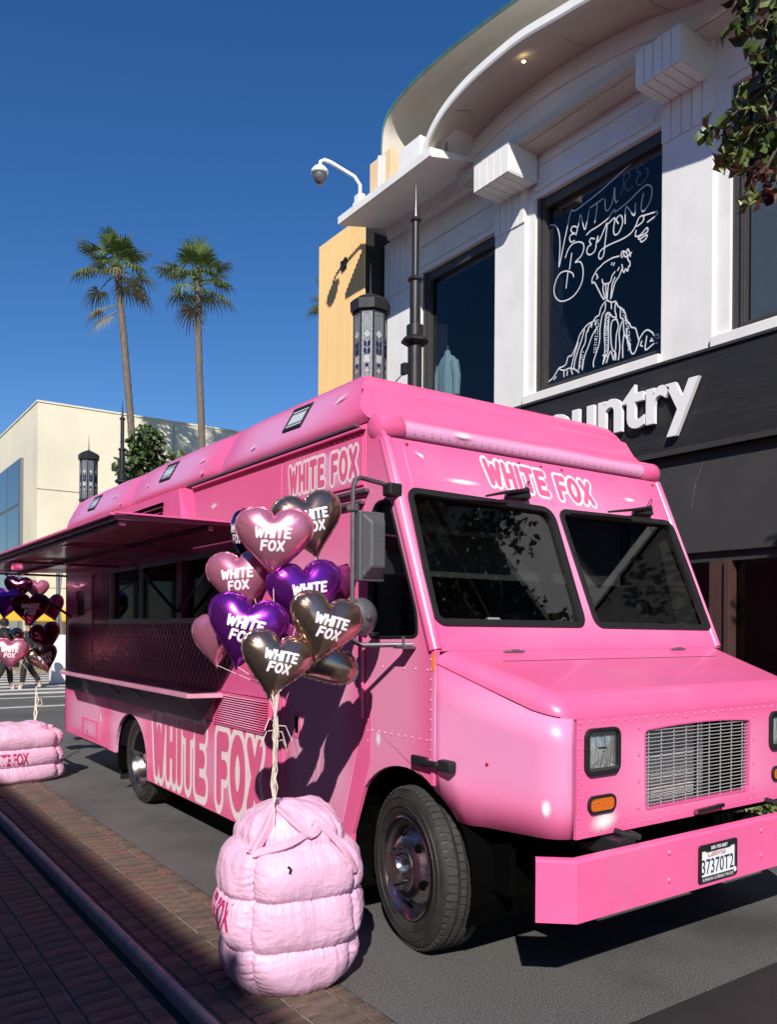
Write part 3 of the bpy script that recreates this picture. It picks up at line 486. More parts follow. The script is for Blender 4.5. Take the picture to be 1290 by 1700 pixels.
# flat cornice left and right of the arch
for a,b_ in ((10.05,12.75),(-11,4.62)):
    z=8.88 if a>5 else 8.80
    part('cornice',MB().add([(7.8,a,z),(7.8,b_,z),(7.8,b_,z+.13),(7.8,a,z+.13),(9.3,a,z+.32),(9.3,b_,z+.32),(7.84,a,z-.01),(7.84,b_,z-.01),(8.3,a,z+.10),(8.3,b_,z+.10),(8.85,a,z+.22),(8.85,b_,z+.22),(8.9,a,z+.02),(8.9,b_,z+.02),(9.3,a,z+.0),(9.3,b_,z+.0)],
       [(0,1,2,3),(3,2,5,4),(0,1,7,6),(6,7,9,8),(8,9,11,10),(10,11,13,12),(12,13,15,14),(0,3,4,14,12,10,8,6),(1,2,5,15,13,11,9,7)]),[M['white']],smooth=True,angle=25)
# upper curved canopy with verdigris edge, set back
up=[(y*1.115,1.6+(z-1.6)*1.115) for y,z in [(11.36,9.50),(11.345,9.72),(11.31,9.90),(11.20,10.05),(11.006,10.143),(10.7,10.20),(10.279,10.235),(9.403,10.215),(8.139,10.094),(7.2,9.95),(5.8,9.65),(4.0,9.2)]]
up=spl(up,5)
dr=[(y-.02,z-.02) for y,z in up]
c=part('upper_canopy',MB().grid([[(8.697,y,z-.02) for y,z in up],[(8.76,y-.03,z-.05) for y,z in up],[(8.80,y-.05,z-.045) for y,z in up],[(9.1,y-.10,z-.03) for y,z in up],[(9.15,y-.12,z+.0) for y,z in up],[(9.9,y-.35,z-.05) for y,z in up],[(10.5,y-.5,z-.2) for y,z in up],[(10.5,y-.5,8.9) for y,z in up]]),M['soffit'],smooth=True,angle=30)
obj('copper_edge',MB().grid([[(8.69,y,z-.02) for y,z in up],[(8.67,y,z+.03) for y,z in up],[(8.72,y+.01,z+.06) for y,z in up],[(10.6,y+.02,z+.12) for y,z in up]]),M['teal'],c,smooth=True)
# parapet blocks, railing, ochre clad bay
part('parapet_block',MB().box(8.15,8.45,11.6,12.25,9.04,9.85),M['peach'],bevel=.01)
part('parapet_pilaster',MB().box(8.12,8.149,11.78,11.84,9.02,9.8).box(8.12,8.149,11.9,11.96,9.02,9.85),M['white'])
part('parapet_block',MB().box(8.1,8.4,10.7,11.3,9.03,9.62),M['white'],bevel=.01)
rl=MB().box(8.18,8.2,10.1,10.7,9.3,9.33)
for k in range(9): rl.box(8.18,8.2,10.12+k*.07,10.135+k*.07,9.05,9.3)
part('railing',rl,M['steel'])
cb=part('ochre_bay',MB().box(8.57,9.28,13.02,14.72,0,9.38),M['signb'])
for k in range(26):
    y=13.0+k*.0662
    obj('cladding_rib',MB().add([(8.569,y,0),(8.545,y+.012,0),(8.545,y+.046,0),(8.569,y+.058,0),(8.569,y,9.40),(8.545,y+.012,9.40),(8.545,y+.046,9.40),(8.569,y+.058,9.40)],[(0,1,5,4),(1,2,6,5),(2,3,7,6),(4,5,6,7)]),M['yellow'],cb)
sgn=MB()
for dy,dz in ((0,0),(.05,.02),(.1,.04),(.14,.03)): sgn.box(8.50,8.544,13.62+dy,13.65+dy,8.62-dz*.5,8.80-dz)
sgn.box(8.51,8.544,13.6,13.8,8.69,8.73); obj('wall_light',sgn,M['black'],cb)
# mannequin garment upstairs
mo=.0
mn=thing('mannequin','pale teal shirt on a dark mannequin standing behind the left upstairs window','mannequin',(9.45,11.62,5.2))
sh=MB(); rows=[]
for z,rx,ry in ((5.5,.10,.19),(5.8,.11,.20),(6.1,.12,.22),(6.35,.11,.24),(6.48,.08,.17),(6.54,.05,.07),(6.62,.045,.05)):
    rows.append([(9.45+rx*math.cos(2*PI*k/20)*(1+.12*math.sin(k*2.4)),11.62+ry*math.sin(2*PI*k/20)*(1+.08*math.cos(k*3.1)),z) for k in range(20)])
sh.grid(rows,True); obj('shirt',sh,M['tealcloth'],mn,smooth=True)
for s in (-1,1): obj('sleeve',MB().tube([(9.45,11.62+s*.2,6.38),(9.43,11.62+s*.29,6.1),(9.41,11.62+s*.31,5.75)],[.08,.075,.06],10),M['tealcloth'],mn,smooth=True)
obj('neck',MB().tube([(9.45,11.62,6.55),(9.45,11.62,6.7)],[.045,.04],10),M['black'],mn,smooth=True)
obj('stand',MB().tube([(9.45,11.62,5.5),(9.45,11.62,4.9)],.02,8),M['steel'],mn)
# dome camera on white arm
cm=thing('security_camera','white dome security camera hanging from a curved white arm above the ochre bay','camera',(7.95,11.9,8.95))
obj('arm',MB().tube([(7.98,12.3,8.9),(7.98,12.3,9.45),(7.9,12.36,9.6),(7.55,12.6,9.85),(7.46,12.66,9.89),(7.40,12.70,9.86),(7.39,12.71,9.77)],.033,10),M['letter'],cm,smooth=True)
obj('base_box',MB().box(7.92,8.04,12.22,12.4,8.99,9.28).box(7.95,8.01,12.42,12.5,8.99,9.2),M['letter'],cm,bevel=.01)
obj('housing',MB().lathe([(0,9.80),(.05,9.79),(.10,9.76),(.15,9.70),(.155,9.66),(.14,9.64),(0,9.64)],(7.39,12.71,0),'z',20),M['letter'],cm,smooth=True)
obj('dome',MB().lathe([(.125,9.639),(.12,9.57),(.09,9.50),(.05,9.46),(0,9.45)],(7.39,12.71,0),'z',20),M['gloss_black'],cm,smooth=True)
# ================================================================ CREAM BUILDING
C2=thing('cream_building','plain cream rendered building with blue glazing on its left side, behind the palms','building',(10,34,0))
obj('wall',MB().box(6.4,30,30,60,0,9.25),M['cream'],C2)
obj('coping',MB().box(6.37,30,29.97,60,9.251,9.31),M['cream'],C2)
for zz_ in (2.9,): obj('wall_joint',MB().box(6.39,30,29.985,29.999,zz_,zz_+.02),M['mortar'],C2)
for xx_ in (11.2,): obj('wall_joint',MB().box(xx_,xx_+.02,29.985,29.999,.2,9.2),M['mortar'],C2)
obj('wall_vent',MB().box(8.9,9.3,29.96,29.998,7.2,7.45),M['frameM'],C2)
obj('wall_joint',MB().box(6.39,30,29.985,29.999,6.28,6.30),M['mortar'],C2)
gw=MB().box(6.30,6.398,32.2,58,.6,7.7); g=obj('window',gw,M['mull'],C2)
for i in range(9):
    for j in range(4): obj('pane',MB().box(6.285,6.299,32.45+i*2.2,34.5+i*2.2,.9+j*1.72,2.5+j*1.72),M['bglass'],g)
obj('window',MB().box(14.0-4.0,14.6-4.0,29.95,29.998,5.2,6.9),M['frameM'],C2)
obj('awning',MB().hexa([(4.9,29.0,1.75),(8.4,29.0,1.75),(8.4,29.9,2.1),(4.9,29.9,2.1)],[(4.9,29.0,1.82),(8.4,29.0,1.82),(8.4,29.9,2.2),(4.9,29.9,2.2)]),M['awyel'],C2,label='yellow canvas awning at street level')
st=MB()
for j in range(5):
    x=3.6+(j%2)*.1
    while x<9:
        l=random.uniform(.18,.42); st.box(x,x+l-.015,29.2+random.uniform(0,.02),29.7,.02+j*.16,.165+j*.16); x+=l
tag(obj('stone_wall',st,M['stone'],bevel=0),'low tan stone wall behind the crosswalk at far left','wall')
pl=thing('signal_pole','slim white pole on a white plinth beside the rear of the truck','pole',(5.75,24,0))
obj('plinth',MB().box(5.5,5.95,23.8,24.2,0,1.35),M['letter'],pl,bevel=.02)
obj('shaft',MB().tube([(5.68,24,1.35),(5.68,24,3.9)],.05,10),M['steel'],pl,smooth=True)
obj('shaft_brace',MB().tube([(5.8,24,1.35),(5.7,24,2.3),(5.85,24,3.9)],.03,8),M['steel'],pl,smooth=True)
# ================================================================ STREET LAMPS
def lantern(x,y,zt,lab):
    L=thing('street_lantern',lab,'street lamp',(x,y,0),'leaded glass street lanterns'); r=.235; z0=zt-1.12
    obj('post',MB().tube([(x,y,0),(x,y,.6),(x,y,z0-.12)],[.12,.08,.06],12),M['lampm'],L,smooth=True)
    obj('base',MB().lathe([(0,z0-.16),(.12,z0-.15),(.26,z0-.06),(.26,z0)],(x,y,0),'z',8,PI/8,2*PI+PI/8),M['lampm'],L)
    cp=obj('cap',MB().lathe([(.24,zt-.01),(.285,zt-.005),(.29,zt+.13),(.24,zt+.18),(.10,zt+.25),(0,zt+.29)],(x,y,0),'z',8,PI/8,2*PI+PI/8),M['lampm'],L)
    obj('finial',MB().tube([(x,y,zt+.25),(x,y,zt+.34),(x,y,zt+.72)],[.022,.014,.003],8),M['lampm'],cp,smooth=True)
    for k in range(8):
        a=PI/8+k*PI/4; a2=a+PI/4
        p=Vector((x+r*math.cos(a),y+r*math.sin(a),0)); q=Vector((x+r*math.cos(a2),y+r*math.sin(a2),0)); mid=(p+q)/2; nn=Vector((math.cos((a+a2)/2),math.sin((a+a2)/2),0)); e=(q-p).normalized(); W=(q-p).length/2
        obj('corner_bar',MB().tube([p+Vector((0,0,z0)),p+Vector((0,0,zt))],.013,6),M['lampm'],L)
        def fn(u,v,d): return tuple(mid+e*u+nn*d+Vector((0,0,z0+v)))
        pane=obj('leaded_pane',MB().plate([(-W+.012,0),(W-.012,0),(W-.012,1.1),(-W+.012,1.1)],[],lambda u,v,d:fn(u,v,-d),.006),M['lglass'],L)
        H_=1.1; cm_=MB()
        def bar(a_,b_,w=.0045):
            a_=Vector(a_);b_=Vector(b_);t=(b_-a_).normalized();s=Vector((-t.y,t.x))*w
            cm_.plate([tuple(a_-s),tuple(b_-s),tuple(b_+s),tuple(a_+s)],[],fn,.006)
        for u in (-.062,.062): bar((u,.02),(u,1.06))
        bar((-.03,.80),(-.03,1.03));bar((.03,.80),(.03,1.03));bar((-.06,.70),(0,.80));bar((.06,.70),(0,.80));bar((0,.12),(0,.30));bar((0,.80),(0,1.03)) 
        bar((0,.45),(0,.68));bar((-.06,.60),(0,.55));bar((.06,.60),(0,.55));bar((-.045,.02),(-.045,.2));bar((.045,.02),(.045,.2));bar((-.06,1.03),(.06,1.03));bar((-.062,.05),(.062,.05))
        obj('lead_came',cm_,M['came'],pane)
        for (uc,vc,s,mm) in ((0,.76,.05,'lclear'),(0,.33,.024,'lblue'),(0,.25,.034,'lpink')):
            obj('glass_jewel',MB().plate([(uc,vc-s*1.15),(uc+s,vc),(uc,vc+s*1.15),(uc-s,vc)],[],fn,.008),M[mm],pane)
        bl=MB()
        for s in (-1,1):
            for v in (.50,.60): bl.plate([(s*.006,v-.03),(s*.045,v+.01),(s*.045,v+.075),(s*.006,v+.045)],[],fn,.008)
        obj('chevron_glass',bl,M['lblue'],pane)
        obj('rippled_glass',MB().plate([(-.04,.36),(.04,.36),(.04,.47),(-.04,.47)],[],fn,.005),M['lclear'],pane)
    return L
lantern(6.5,9.73,6.05,'leaded glass street lantern against the ochre bay, the larger and nearer one')
lantern(6.5,24.05,6.3,'octagonal leaded glass street lantern in front of the cream building, smaller and farther')
def spire(x,y,zt,lab,lead=True):
    L=thing('spire_pole',lab,'pole',(x,y,0),'dark spired street poles')
    obj('shaft',MB().tube([(x,y,0),(x,y,1),(x,y,zt-1.95)],[.12,.10,.095],14),M['lampm'],L,smooth=True)
    obj('upper_shaft',MB().tube([(x,y,zt-1.95),(x,y,zt-1.22)],.072,14),M['lampm'],L,smooth=True)
    obj('top_shaft',MB().tube([(x,y,zt-1.24),(x,y,zt-.46)],.048,14),M['lampm'],L,smooth=True)
    obj('spike',MB().tube([(x,y,zt-.46),(x,y,zt-.30),(x,y,zt)],[.036,.022,.003],10),M['lampm'],L,smooth=True)
    for z,r,h in ((zt-2.06,.185,.05),(zt-1.25,.105,.035),(zt-.47,.075,.03)):
        obj('collar',MB().lathe([(0,z-h),(r*.7,z-h),(r,z-h*.3),(r,z+h*.2),(r*.75,z+h),(0,z+h)],(x,y,0),'z',8),M['lampm'],L)
    obj('sleeve',MB().tube([(x,y,zt-2.0),(x,y,zt-1.86)],.115,14),M['lampm'],L,smooth=True)
    if lead: obj('junction_box',MB().box(x-.15,x-.09,y+.02,y+.12,zt-2.5,zt-2.35),M['black'],L,bevel=.01)
    return L
spire(6.5,8.67,7.42,'tall dark spired pole with stacked collars in front of the white shop window')
spire(6.5,21.0,7.32,'thin dark spiked pole standing in front of the cream building beside the left palm',False)
tag(obj('cable',MB().tube([(6.4,8.72,4.98),(6.3,8.9,4.8),(6.2,9.2,4.55),(6.1,9.6,4.2)],.008,6),M['black']),'thin black cable slanting down from the dark pole towards the truck roof','cable')
# ================================================================ PALMS
def palm(name,base,pts,lab,seed,nf=34,size=1.0,skirt=()):
    rn=random.Random(seed); t=thing(name,lab,'palm tree',base,'tall fan palms')
    tr=MB(); rows=[]; P_=[Vector(p) for p in pts]; N=90; top=P_[-1]
    def at(u):
        u*=len(P_)-1; i=min(int(u),len(P_)-2); f=u-i; return P_[i].lerp(P_[i+1],f)
    path=spl3(P_,N)
    for i,p in enumerate(path):
        u=i/(len(path)-1); r=(.125-.03*u+(.008 if i%2 else -.005)+rn.uniform(-.004,.004))
        if u>.965: r*=1.5
        rows.append([(p.x+r*math.cos(2*PI*k/14),p.y+r*math.sin(2*PI*k/14),p.z) for k in range(14)])
    tr.grid(rows,True); obj('trunk',tr,M['bark'],t,smooth=True,angle=80)
    def frond(o,az_,elv,L,rad,mt,droop):
        d=Vector((math.cos(az_)*math.cos(elv),math.sin(az_)*math.cos(elv),math.sin(elv))); side=Vector((-math.sin(az_),math.cos(az_),0)); up_=side.cross(d)*-1
        if up_.z<0: up_=-up_
        pe=o+d*L+Vector((0,0,-.10*L)); b=MB().tube([o,o+d*L*.5,pe],[.028,.02,.014],5)
        n=22; d2=(d+Vector((0,0,-.25))).normalized()
        for k in range(n):
            a=(k/(n-1)-.5)*R(250)+rn.uniform(-.03,.03); ln=rad*(1-.28*abs(a)/2.2)*rn.uniform(.88,1.08)
            dd=(d2*math.cos(a)+side*math.sin(a)).normalized()
            s=dd.cross(up_).normalized()*.034*rad/.8
            m1=pe+dd*ln*.45+up_*rn.uniform(-.02,.04); m2=pe+dd*ln*.8+Vector((0,0,-.13*droop*ln)); e=pe+dd*ln*.98+Vector((0,0,-droop*ln*rn.uniform(.3,.55)))
            b.add([pe-s*.3,pe+s*.3,m1+s,m1-s,m2+s*.55,m2-s*.55,e],[(0,1,2,3),(3,2,4,5),(5,4,6)])
        return b
    for i in range(nf):
        u=i/nf; elv=R(80-100*u**.9+rn.uniform(-14,14)); az_=i*2.399+rn.uniform(-.5,.5)
        L=rn.uniform(.5,.9)*size; mt='palm' if u<.93 else 'palmdry'
        obj('frond',frond(top+Vector((0,0,-.30*u)),az_,elv,L,rn.uniform(.50,.72)*size,mt,.35+.9*u),M[mt],t,fixn=False)
    for (ddx,az_,el_) in skirt:
        obj('frond',frond(top+Vector((0,0,ddx)),az_,el_,.55*size,.6*size,'palm',1.2),M['palmdry'],t,fixn=False)
    return t
def spl3(P_,n):
    out=[];m=len(P_)-1
    for j in range(n+1):
        u=j/n*m;i=min(int(u),m-1);t=u-i;a,b,c,d=P_[max(i-1,0)],P_[i],P_[i+1],P_[min(i+2,m)]
        out.append(.5*((2*b)+(c-a)*t+(2*a-5*b+4*c-d)*t*t+(3*b-a-3*c+d)*t**3))
    return out
palm('fan_palm',(8.6,25.2,0),[(8.6,25.2,0),(8.34,25.33,4),(8.22,25.38,6.5),(8.02,25.54,9.5),(7.82,25.68,12.0),(7.76,25.72,12.75)],'left tall fan palm, slightly leaning, with a stray frond hanging below its crown',4,30,1.0,((-1.25,2.9,-.35),(-1.45,3.5,-.6)))
palm('fan_palm',(10.4,25.1,0),[(10.4,25.1,0),(10.36,25.12,4),(10.34,25.13,7),(10.24,25.2,10),(10.19,25.24,12.4),(10.19,25.24,12.75)],'tall straight fan palm with drooping pale frond tips, right of the two',9,28,1.1)
palm('fan_palm',(15.3,24.8,0),[(15.3,24.8,0),(15.3,24.8,6),(15.15,24.85,13.0)],'fan palm almost hidden behind the ochre bay, only frond tips showing',21,16,1.0)
# ================================================================ TREES
def leafy(mb,c,r,n,s,rn,curl=.3,dens=None):
    for i in range(n):
        while True:
            d=Vector((rn.uniform(-1,1),rn.uniform(-1,1),rn.uniform(-1,1)))
            if d.length<=1: break
        p=Vector(c)+Vector((d.x*r[0],d.y*r[1],d.z*r[2])); a=Vector((rn.gauss(0,1),rn.gauss(0,1),rn.gauss(0,.7)-.5)).normalized(); b=a.orthogonal().normalized(); th=rn.uniform(0,PI); b=(Matrix.Rotation(th,3,a)@b); nn=a.cross(b)
        l=s*rn.uniform(.7,1.3); w=l*.32
        mb.add([p,p+a*l*.35+b*w+nn*l*curl*.3,p+a*l*.35,p+a*l*.35-b*w+nn*l*curl*.3,p+a*l*.75+b*w*.8+nn*l*curl*.2-nn*.0,p+a*l*.75-nn*l*.1,p+a*l*.75-b*w*.8+nn*l*curl*.2,p+a*l-nn*l*curl*.6],[(0,2,1),(0,3,2),(1,2,5,4),(2,3,6,5),(4,5,7),(5,6,7)])
def tree(name,base,h,clumps,lab,seed,leaf=.11,nper=260,mats=('leaf',),trunk_r=.1,group=None):
    rn=random.Random(seed); t=thing(name,lab,'tree',base,group); b=Vector(base)
    top=b+Vector((0,0,h)); obj('trunk',MB().tube([b,b+Vector((.03,.02,h*.4)),b+Vector((-.04,.05,h*.75)),top],[trunk_r,trunk_r*.8,trunk_r*.6,trunk_r*.3],10),M['tbark'],t,smooth=True)
    for i,(c,r) in enumerate(clumps):
        c=Vector(c); s=b+Vector((0,0,h*rn.uniform(.45,.8))); m_=(s+c)/2+Vector((rn.uniform(-.15,.15),rn.uniform(-.15,.15),.1))
        obj('branch',MB().tube([s,m_,c],[trunk_r*.45,trunk_r*.28,.012],7),M['tbark'],t,smooth=True)
        mb=MB(); leafy(mb,c,r,nper,leaf,rn); obj('foliage',mb,M[mats[i%len(mats)]],t,kind='stuff',fixn=False)
    return t
rn=random.Random(8)
cl=[((10.0+rn.uniform(-1.3,1.5),23.5+rn.uniform(-.8,.8),rn.uniform(5.3,6.5)),(rn.uniform(.4,.7),)*3) for i in range(8)]+[((12.6,23.6,6.1),(.5,.5,.5)),((13.4,23.6,6.3),(.4,.4,.4))]
cl=[(((c[0]-1.1),c[1],c[2]+.35),r) for c,r in cl]
tree('street_tree',(9.0,23.5,0),5.2,cl,'small green street tree before the cream building, showing over the truck roof',2,.20,230,('leaf','leaf','leafb'),.09)
# near tree, trunk just outside the frame on the right; its branch hangs into the picture
rn=random.Random(5)
T=thing('street_tree','street tree at upper right with green and reddish leaves hanging before the shop','tree',(6.9,-.2,0))
obj('trunk',MB().tube([(6.9,-.2,0),(6.85,-.1,1.5),(6.7,.1,3),(6.4,.4,4.6),(6.2,.5,6.4)],[.15,.12,.10,.08,.03],12),M['tbark'],T,smooth=True)
bp=[(6.7,.1,3.2),(5.7,1.1,4.4),(4.8,1.9,5.0),(4.25,2.3,5.15)]
obj('branch',MB().tube(bp,[.06,.045,.028,.015],8),M['tbark'],T,smooth=True)
sprigs=[(1230,20,4.15,30,'leaf',.07),(1265,60,4.1,34,'leaf',.08),(1285,20,4.2,30,'leafb',.08),(1285,120,4.3,34,'leaf',.08),(1240,170,4.3,22,'leafb',.06),(1205,215,4.3,16,'leaf',.055),(1250,215,4.35,30,'leaf',.06),(1215,265,4.3,26,'leafb',.055),(1270,240,4.4,26,'leaf',.06),(1265,290,4.35,24,'leafr',.06),(1250,325,4.3,10,'leafb',.045),(1280,320,4.4,16,'leafr',.055),(1182,220,4.25,7,'leaf',.03),(1288,180,4.4,30,'leafr',.07),(1225,240,4.3,12,'leafb',.05),(1300,60,4.3,60,'leaf',.14),(1310,220,4.4,60,'leaf',.14)]
def cray(px,py,t):
    a=(px-645)/1370; b=(1042.6-py)/1370; c,s=math.cos(R(.4)),math.sin(R(.4)); a,b=a*c-b*s,a*s+b*c
    return Vector(((a*math.cos(TH)+math.sin(TH))*t,(-a*math.sin(TH)+math.cos(TH))*t,1.6+b*t))
for px,py,t_,n,mt,rr in sprigs:
    c=cray(px,py,t_); s=Vector(bp[3]) if py<150 else Vector((4.45,2.2,4.7))
    obj('twig',MB().tube([s,(s+c)/2+Vector((0,0,.05)),c],[.008,.005,.003],5),M['tbark'],T)
    mb=MB(); leafy(mb,c,(rr,rr,rr*1.15),int(n*.62)+3,.085,rn,.7); obj('foliage',mb,M[mt],T,kind='stuff',fixn=False)
for i in range(20):
    c=(6.1+rn.uniform(-1.1,1.5),.2+rn.uniform(-1.3,1.2),rn.uniform(3.2,6.6)); 
    obj('branch',MB().tube([(6.5,.3,rn.uniform(2.9,4.5)),((6.5+c[0])/2,(.3+c[1])/2,c[2]*.85),c],[.035,.02,.008],6),M['tbark'],T)
    mb=MB(); r_=rn.uniform(.35,.6); leafy(mb,c,(r_,r_,r_*.8),150,.10,rn); obj('foliage',mb,M['leaf' if i%3 else 'leafb'],T,kind='stuff',fixn=False)
for i,(x,y) in enumerate(((8.2,-4.5),(7.9,-8.5))):
    rn=random.Random(30+i); cl=[((x+rn.uniform(-1.5,.6),y+rn.uniform(-1.5,1.5),rn.uniform(3.4,7)),(rn.uniform(.5,.8),)*3) for k in range(16)]
    tree('street_tree',(x,y,0),6,cl,['street tree behind the camera on the shop side, nearer one','street tree behind the camera on the shop side, farther one'][i],40+i,.13,170,('leaf','leafb'),.13)
# building and trees behind the camera that keep the near paving in shade
bb=thing('street_block','plain brown block behind the camera across the street shading the brick paving','building',(-10,5,0))
obj('wall',MB().box(-14,-6.2,-16,15,0,9.22),M['grey'],bb)
for i in range(8):
    for j in range(2): 
        obj('window',MB().box(-6.22,-6.19,-14+i*3.5,-12+i*3.5,1+j*4,3.6+j*4),M['bglass'],bb)
b2=thing('street_block','long brown block beyond the first one on the far left side of the street','building',(-10,38,0))
obj('wall',MB().box(-14,-6.4,15.6,75,0,8.6),M['grey'],b2)
for i in range(12): obj('window',MB().box(-6.42,-6.39,17+i*4.5,19.6+i*4.5,1.2,3.4),M['bglass'],b2)
for i,y in enumerate((-9,-5.2,-1.6,2.6)):
    rn=random.Random(60+i); cl=[((-4.2+rn.uniform(-1.2,.7),y+rn.uniform(-1.5,1.5),rn.uniform(3.9,5.75)),(rn.uniform(.35,.5),)*3) for k in range(14)]
    tree('street_tree',(-4.2,y,0),5,cl,'%s street tree by the brown block across the street'%['rearmost','second rearmost','third rearmost','foremost'][i],70+i,.13,190,('leaf','leafb'),.12)
# hedge behind the truck
hd=MB(); rn=random.Random(3); leafy(hd,(6.4,3.3,.34),(.75,1.3,.20),5200,.05,rn)
pg=thing('planter','low clipped green hedge in a planter glimpsed between truck nose and bumper','planter',(6.4,3.3,0))
obj('box',MB().box(5.75,7.1,2.0,4.6,0,.22),M['dgrey'],pg,bevel=.02); obj('hedge',hd,M['leafb'],pg,kind='stuff',fixn=False)
# people on the crossing
def person(loc,lab,ang,top,seed):
    rn=random.Random(seed); t=bpy.data.objects.new('person',None); COL.objects.link(t); t['label']=lab; t['category']='person'
    t.location=loc; t.rotation_euler=(0,0,ang)
    def skin(name,vs,es,rs,m,root=0,parent=t):
        me=bpy.data.meshes.new(name); me.from_pydata(vs,es,[]); o=bpy.data.objects.new(name,me); COL.objects.link(o); o.parent=parent; me.materials.append(m)
        md=o.modifiers.new('skin','SKIN'); 
        for i,r in enumerate(rs): me.skin_vertices[0].data[i].radius=(r[0],r[1]) if isinstance(r,tuple) else (r,r)
        me.skin_vertices[0].data[root].use_root=True; o.modifiers.new('sub','SUBSURF').levels=1; o.modifiers['sub'].render_levels=1; return o
    V_=[(0,0,.92),(0,0,1.1),(0,0,1.38),(0,0,1.48),(0,-.01,1.56),(0,-.01,1.66),
        (.09,0,.88),(.11,-.16,.5),(.11,-.20,.08),(.11,-.32,.04),(-.09,0,.88),(-.11,.10,.48),(-.11,.36,.12),(-.11,.28,.04),
        (.18,0,1.40),(.24,.12,1.13),(.22,.05,.88),(.22,.0,.80),(-.18,0,1.40),(-.24,-.08,1.13),(-.22,-.20,.92),(-.22,-.24,.85)]
    E_=[(0,1),(1,2),(2,3),(3,4),(4,5),(0,6),(6,7),(7,8),(8,9),(0,10),(10,11),(11,12),(12,13),(2,14),(14,15),(15,16),(16,17),(2,18),(18,19),(19,20),(20,21)]
    RS=[(.14,.10),(.13,.10),(.16,.11),.055,.07,.085,.095,.065,.045,.04,.095,.065,.045,.04,.06,.045,.035,.03,.06,.045,.035,.03]
    body=skin('body',V_,E_,RS,M['skin'])
    skin('trousers',[V_[0],V_[6],V_[7],(.11,-.195,.14),V_[10],V_[11],(-.11,.33,.17)],[(0,1),(1,2),(2,3),(0,4),(4,5),(5,6)],[(.165,.125),.11,.085,.065,.11,.085,.065],M['trous'])
    skin('top',[(0,0,.95),V_[1],V_[2],(0,0,1.45),V_[14],V_[15],V_[16],V_[18],V_[19],V_[20]],[(0,1),(1,2),(2,3),(2,4),(4,5),(5,6),(2,7),(7,8),(8,9)],[(.17,.13),(.155,.12),(.18,.13),.07,.075,.06,.045,.075,.06,.045],top)
    h=MB(); rows=[]
    for z,r in ((1.60,.088),(1.68,.105),(1.74,.095),(1.78,.05),(1.79,.005)): rows.append([(r*.9*math.cos(2*PI*k/12),-.01+r*1.05*math.sin(2*PI*k/12)+.02,z) for k in range(12)])
    o=obj('hair',MB().grid(rows,True),M['hair'],local=True,smooth=True); o.parent=t
    for x_,y_,z_ in ((.11,-.25,.05),(-.11,.33,.06)):
        o=obj('shoe',MB().lathe([(0,-.05),(.05,-.045),(.055,0),(.04,.05),(0,.055)],(x_,y_,z_),'z',10),M['shoe'],local=True,smooth=True); o.parent=t
    nz=obj('nose',MB().box(-.012,.012,-.115,-.09,1.62,1.655),M['skin'],local=True); nz.parent=t
    return t
person((4.02,22.3,0),'person in pale blue shirt and black trousers walking at the far left edge',R(100),M['shirt'],1)
p2=person((4.62,22.5,0),'person in dark clothes with a dark bag walking over the crosswalk behind the far balloons',R(-80),M['jacket'],2)
bgp=thing('handbag','small black handbag held by the person in dark clothes','bag',(4.30,22.45,.6)); obj('body',MB().box(4.22,4.38,22.35,22.5,.55,.85),M['black'],bgp,bevel=.03); obj('handle',MB().tube([(4.25,22.42,.85),(4.27,22.42,1.0),(4.33,22.42,1.0),(4.35,22.42,.85)],.012,6),M['black'],bgp)
# ================================================================ FOOD TRUCK
K=.41; Y0=3.09; Z0=1.49
def wsf(x,z,d=0):  # point on the slanted windscreen plane, d = distance outwards
    nl=math.hypot(1,K); return (x,Y0+K*(z-Z0)-d/nl,z+d*K/nl)
T=thing('food_truck','pink step van food truck with pink bubble lettering and an open side awning','truck',(3.6,6,0))
XL,XR=2.45,4.77
def part(name,mb,m,p=None,**k): return obj(name,mb,m,T if p is None else p,**k)
# ---- hidden core so nothing shows through
part('body_core',MB().box(XL+.05,XR,5.0,9.95,.45,.86).box(4.3,XR,3.9,9.95,.86,2.69).box(XL+.06,4.29,8.3,9.95,.86,2.69).box(XL+.06,4.29,3.95,8.3,2.30,2.69).box(XL+.06,4.29,3.95,4.9,.86,2.30).box(XL+.06,4.29,4.9,8.3,.86,1.5),M['under'])
part('rear_wall',MB().box(XL,XR,9.951,9.98,.38,2.70),M['sidemid'])
part('right_wall',MB().plate([(9.95,.3),(9.95,2.70),(3.62,2.70),(3.56,2.6),(3.12,1.5),(3.12,.9),(3.9,.45),(3.9,.3)],[],YZ(XR-.012),.02),M['sidemid'])
part('chassis',MB().box(2.9,3.05,2.5,9.8,.32,.46).box(4.15,4.3,2.5,9.8,.32,.46).box(2.75,4.45,3.22,3.34,.32,.46).box(2.8,4.4,7.30,7.44,.32,.46).box(3.1,4.1,2.7,3.6,.36,.9),M['under'])
part('fuel_tank',MB().box(2.75,3.3,5.0,6.6,.26,.6),M['under'],bevel=.03)
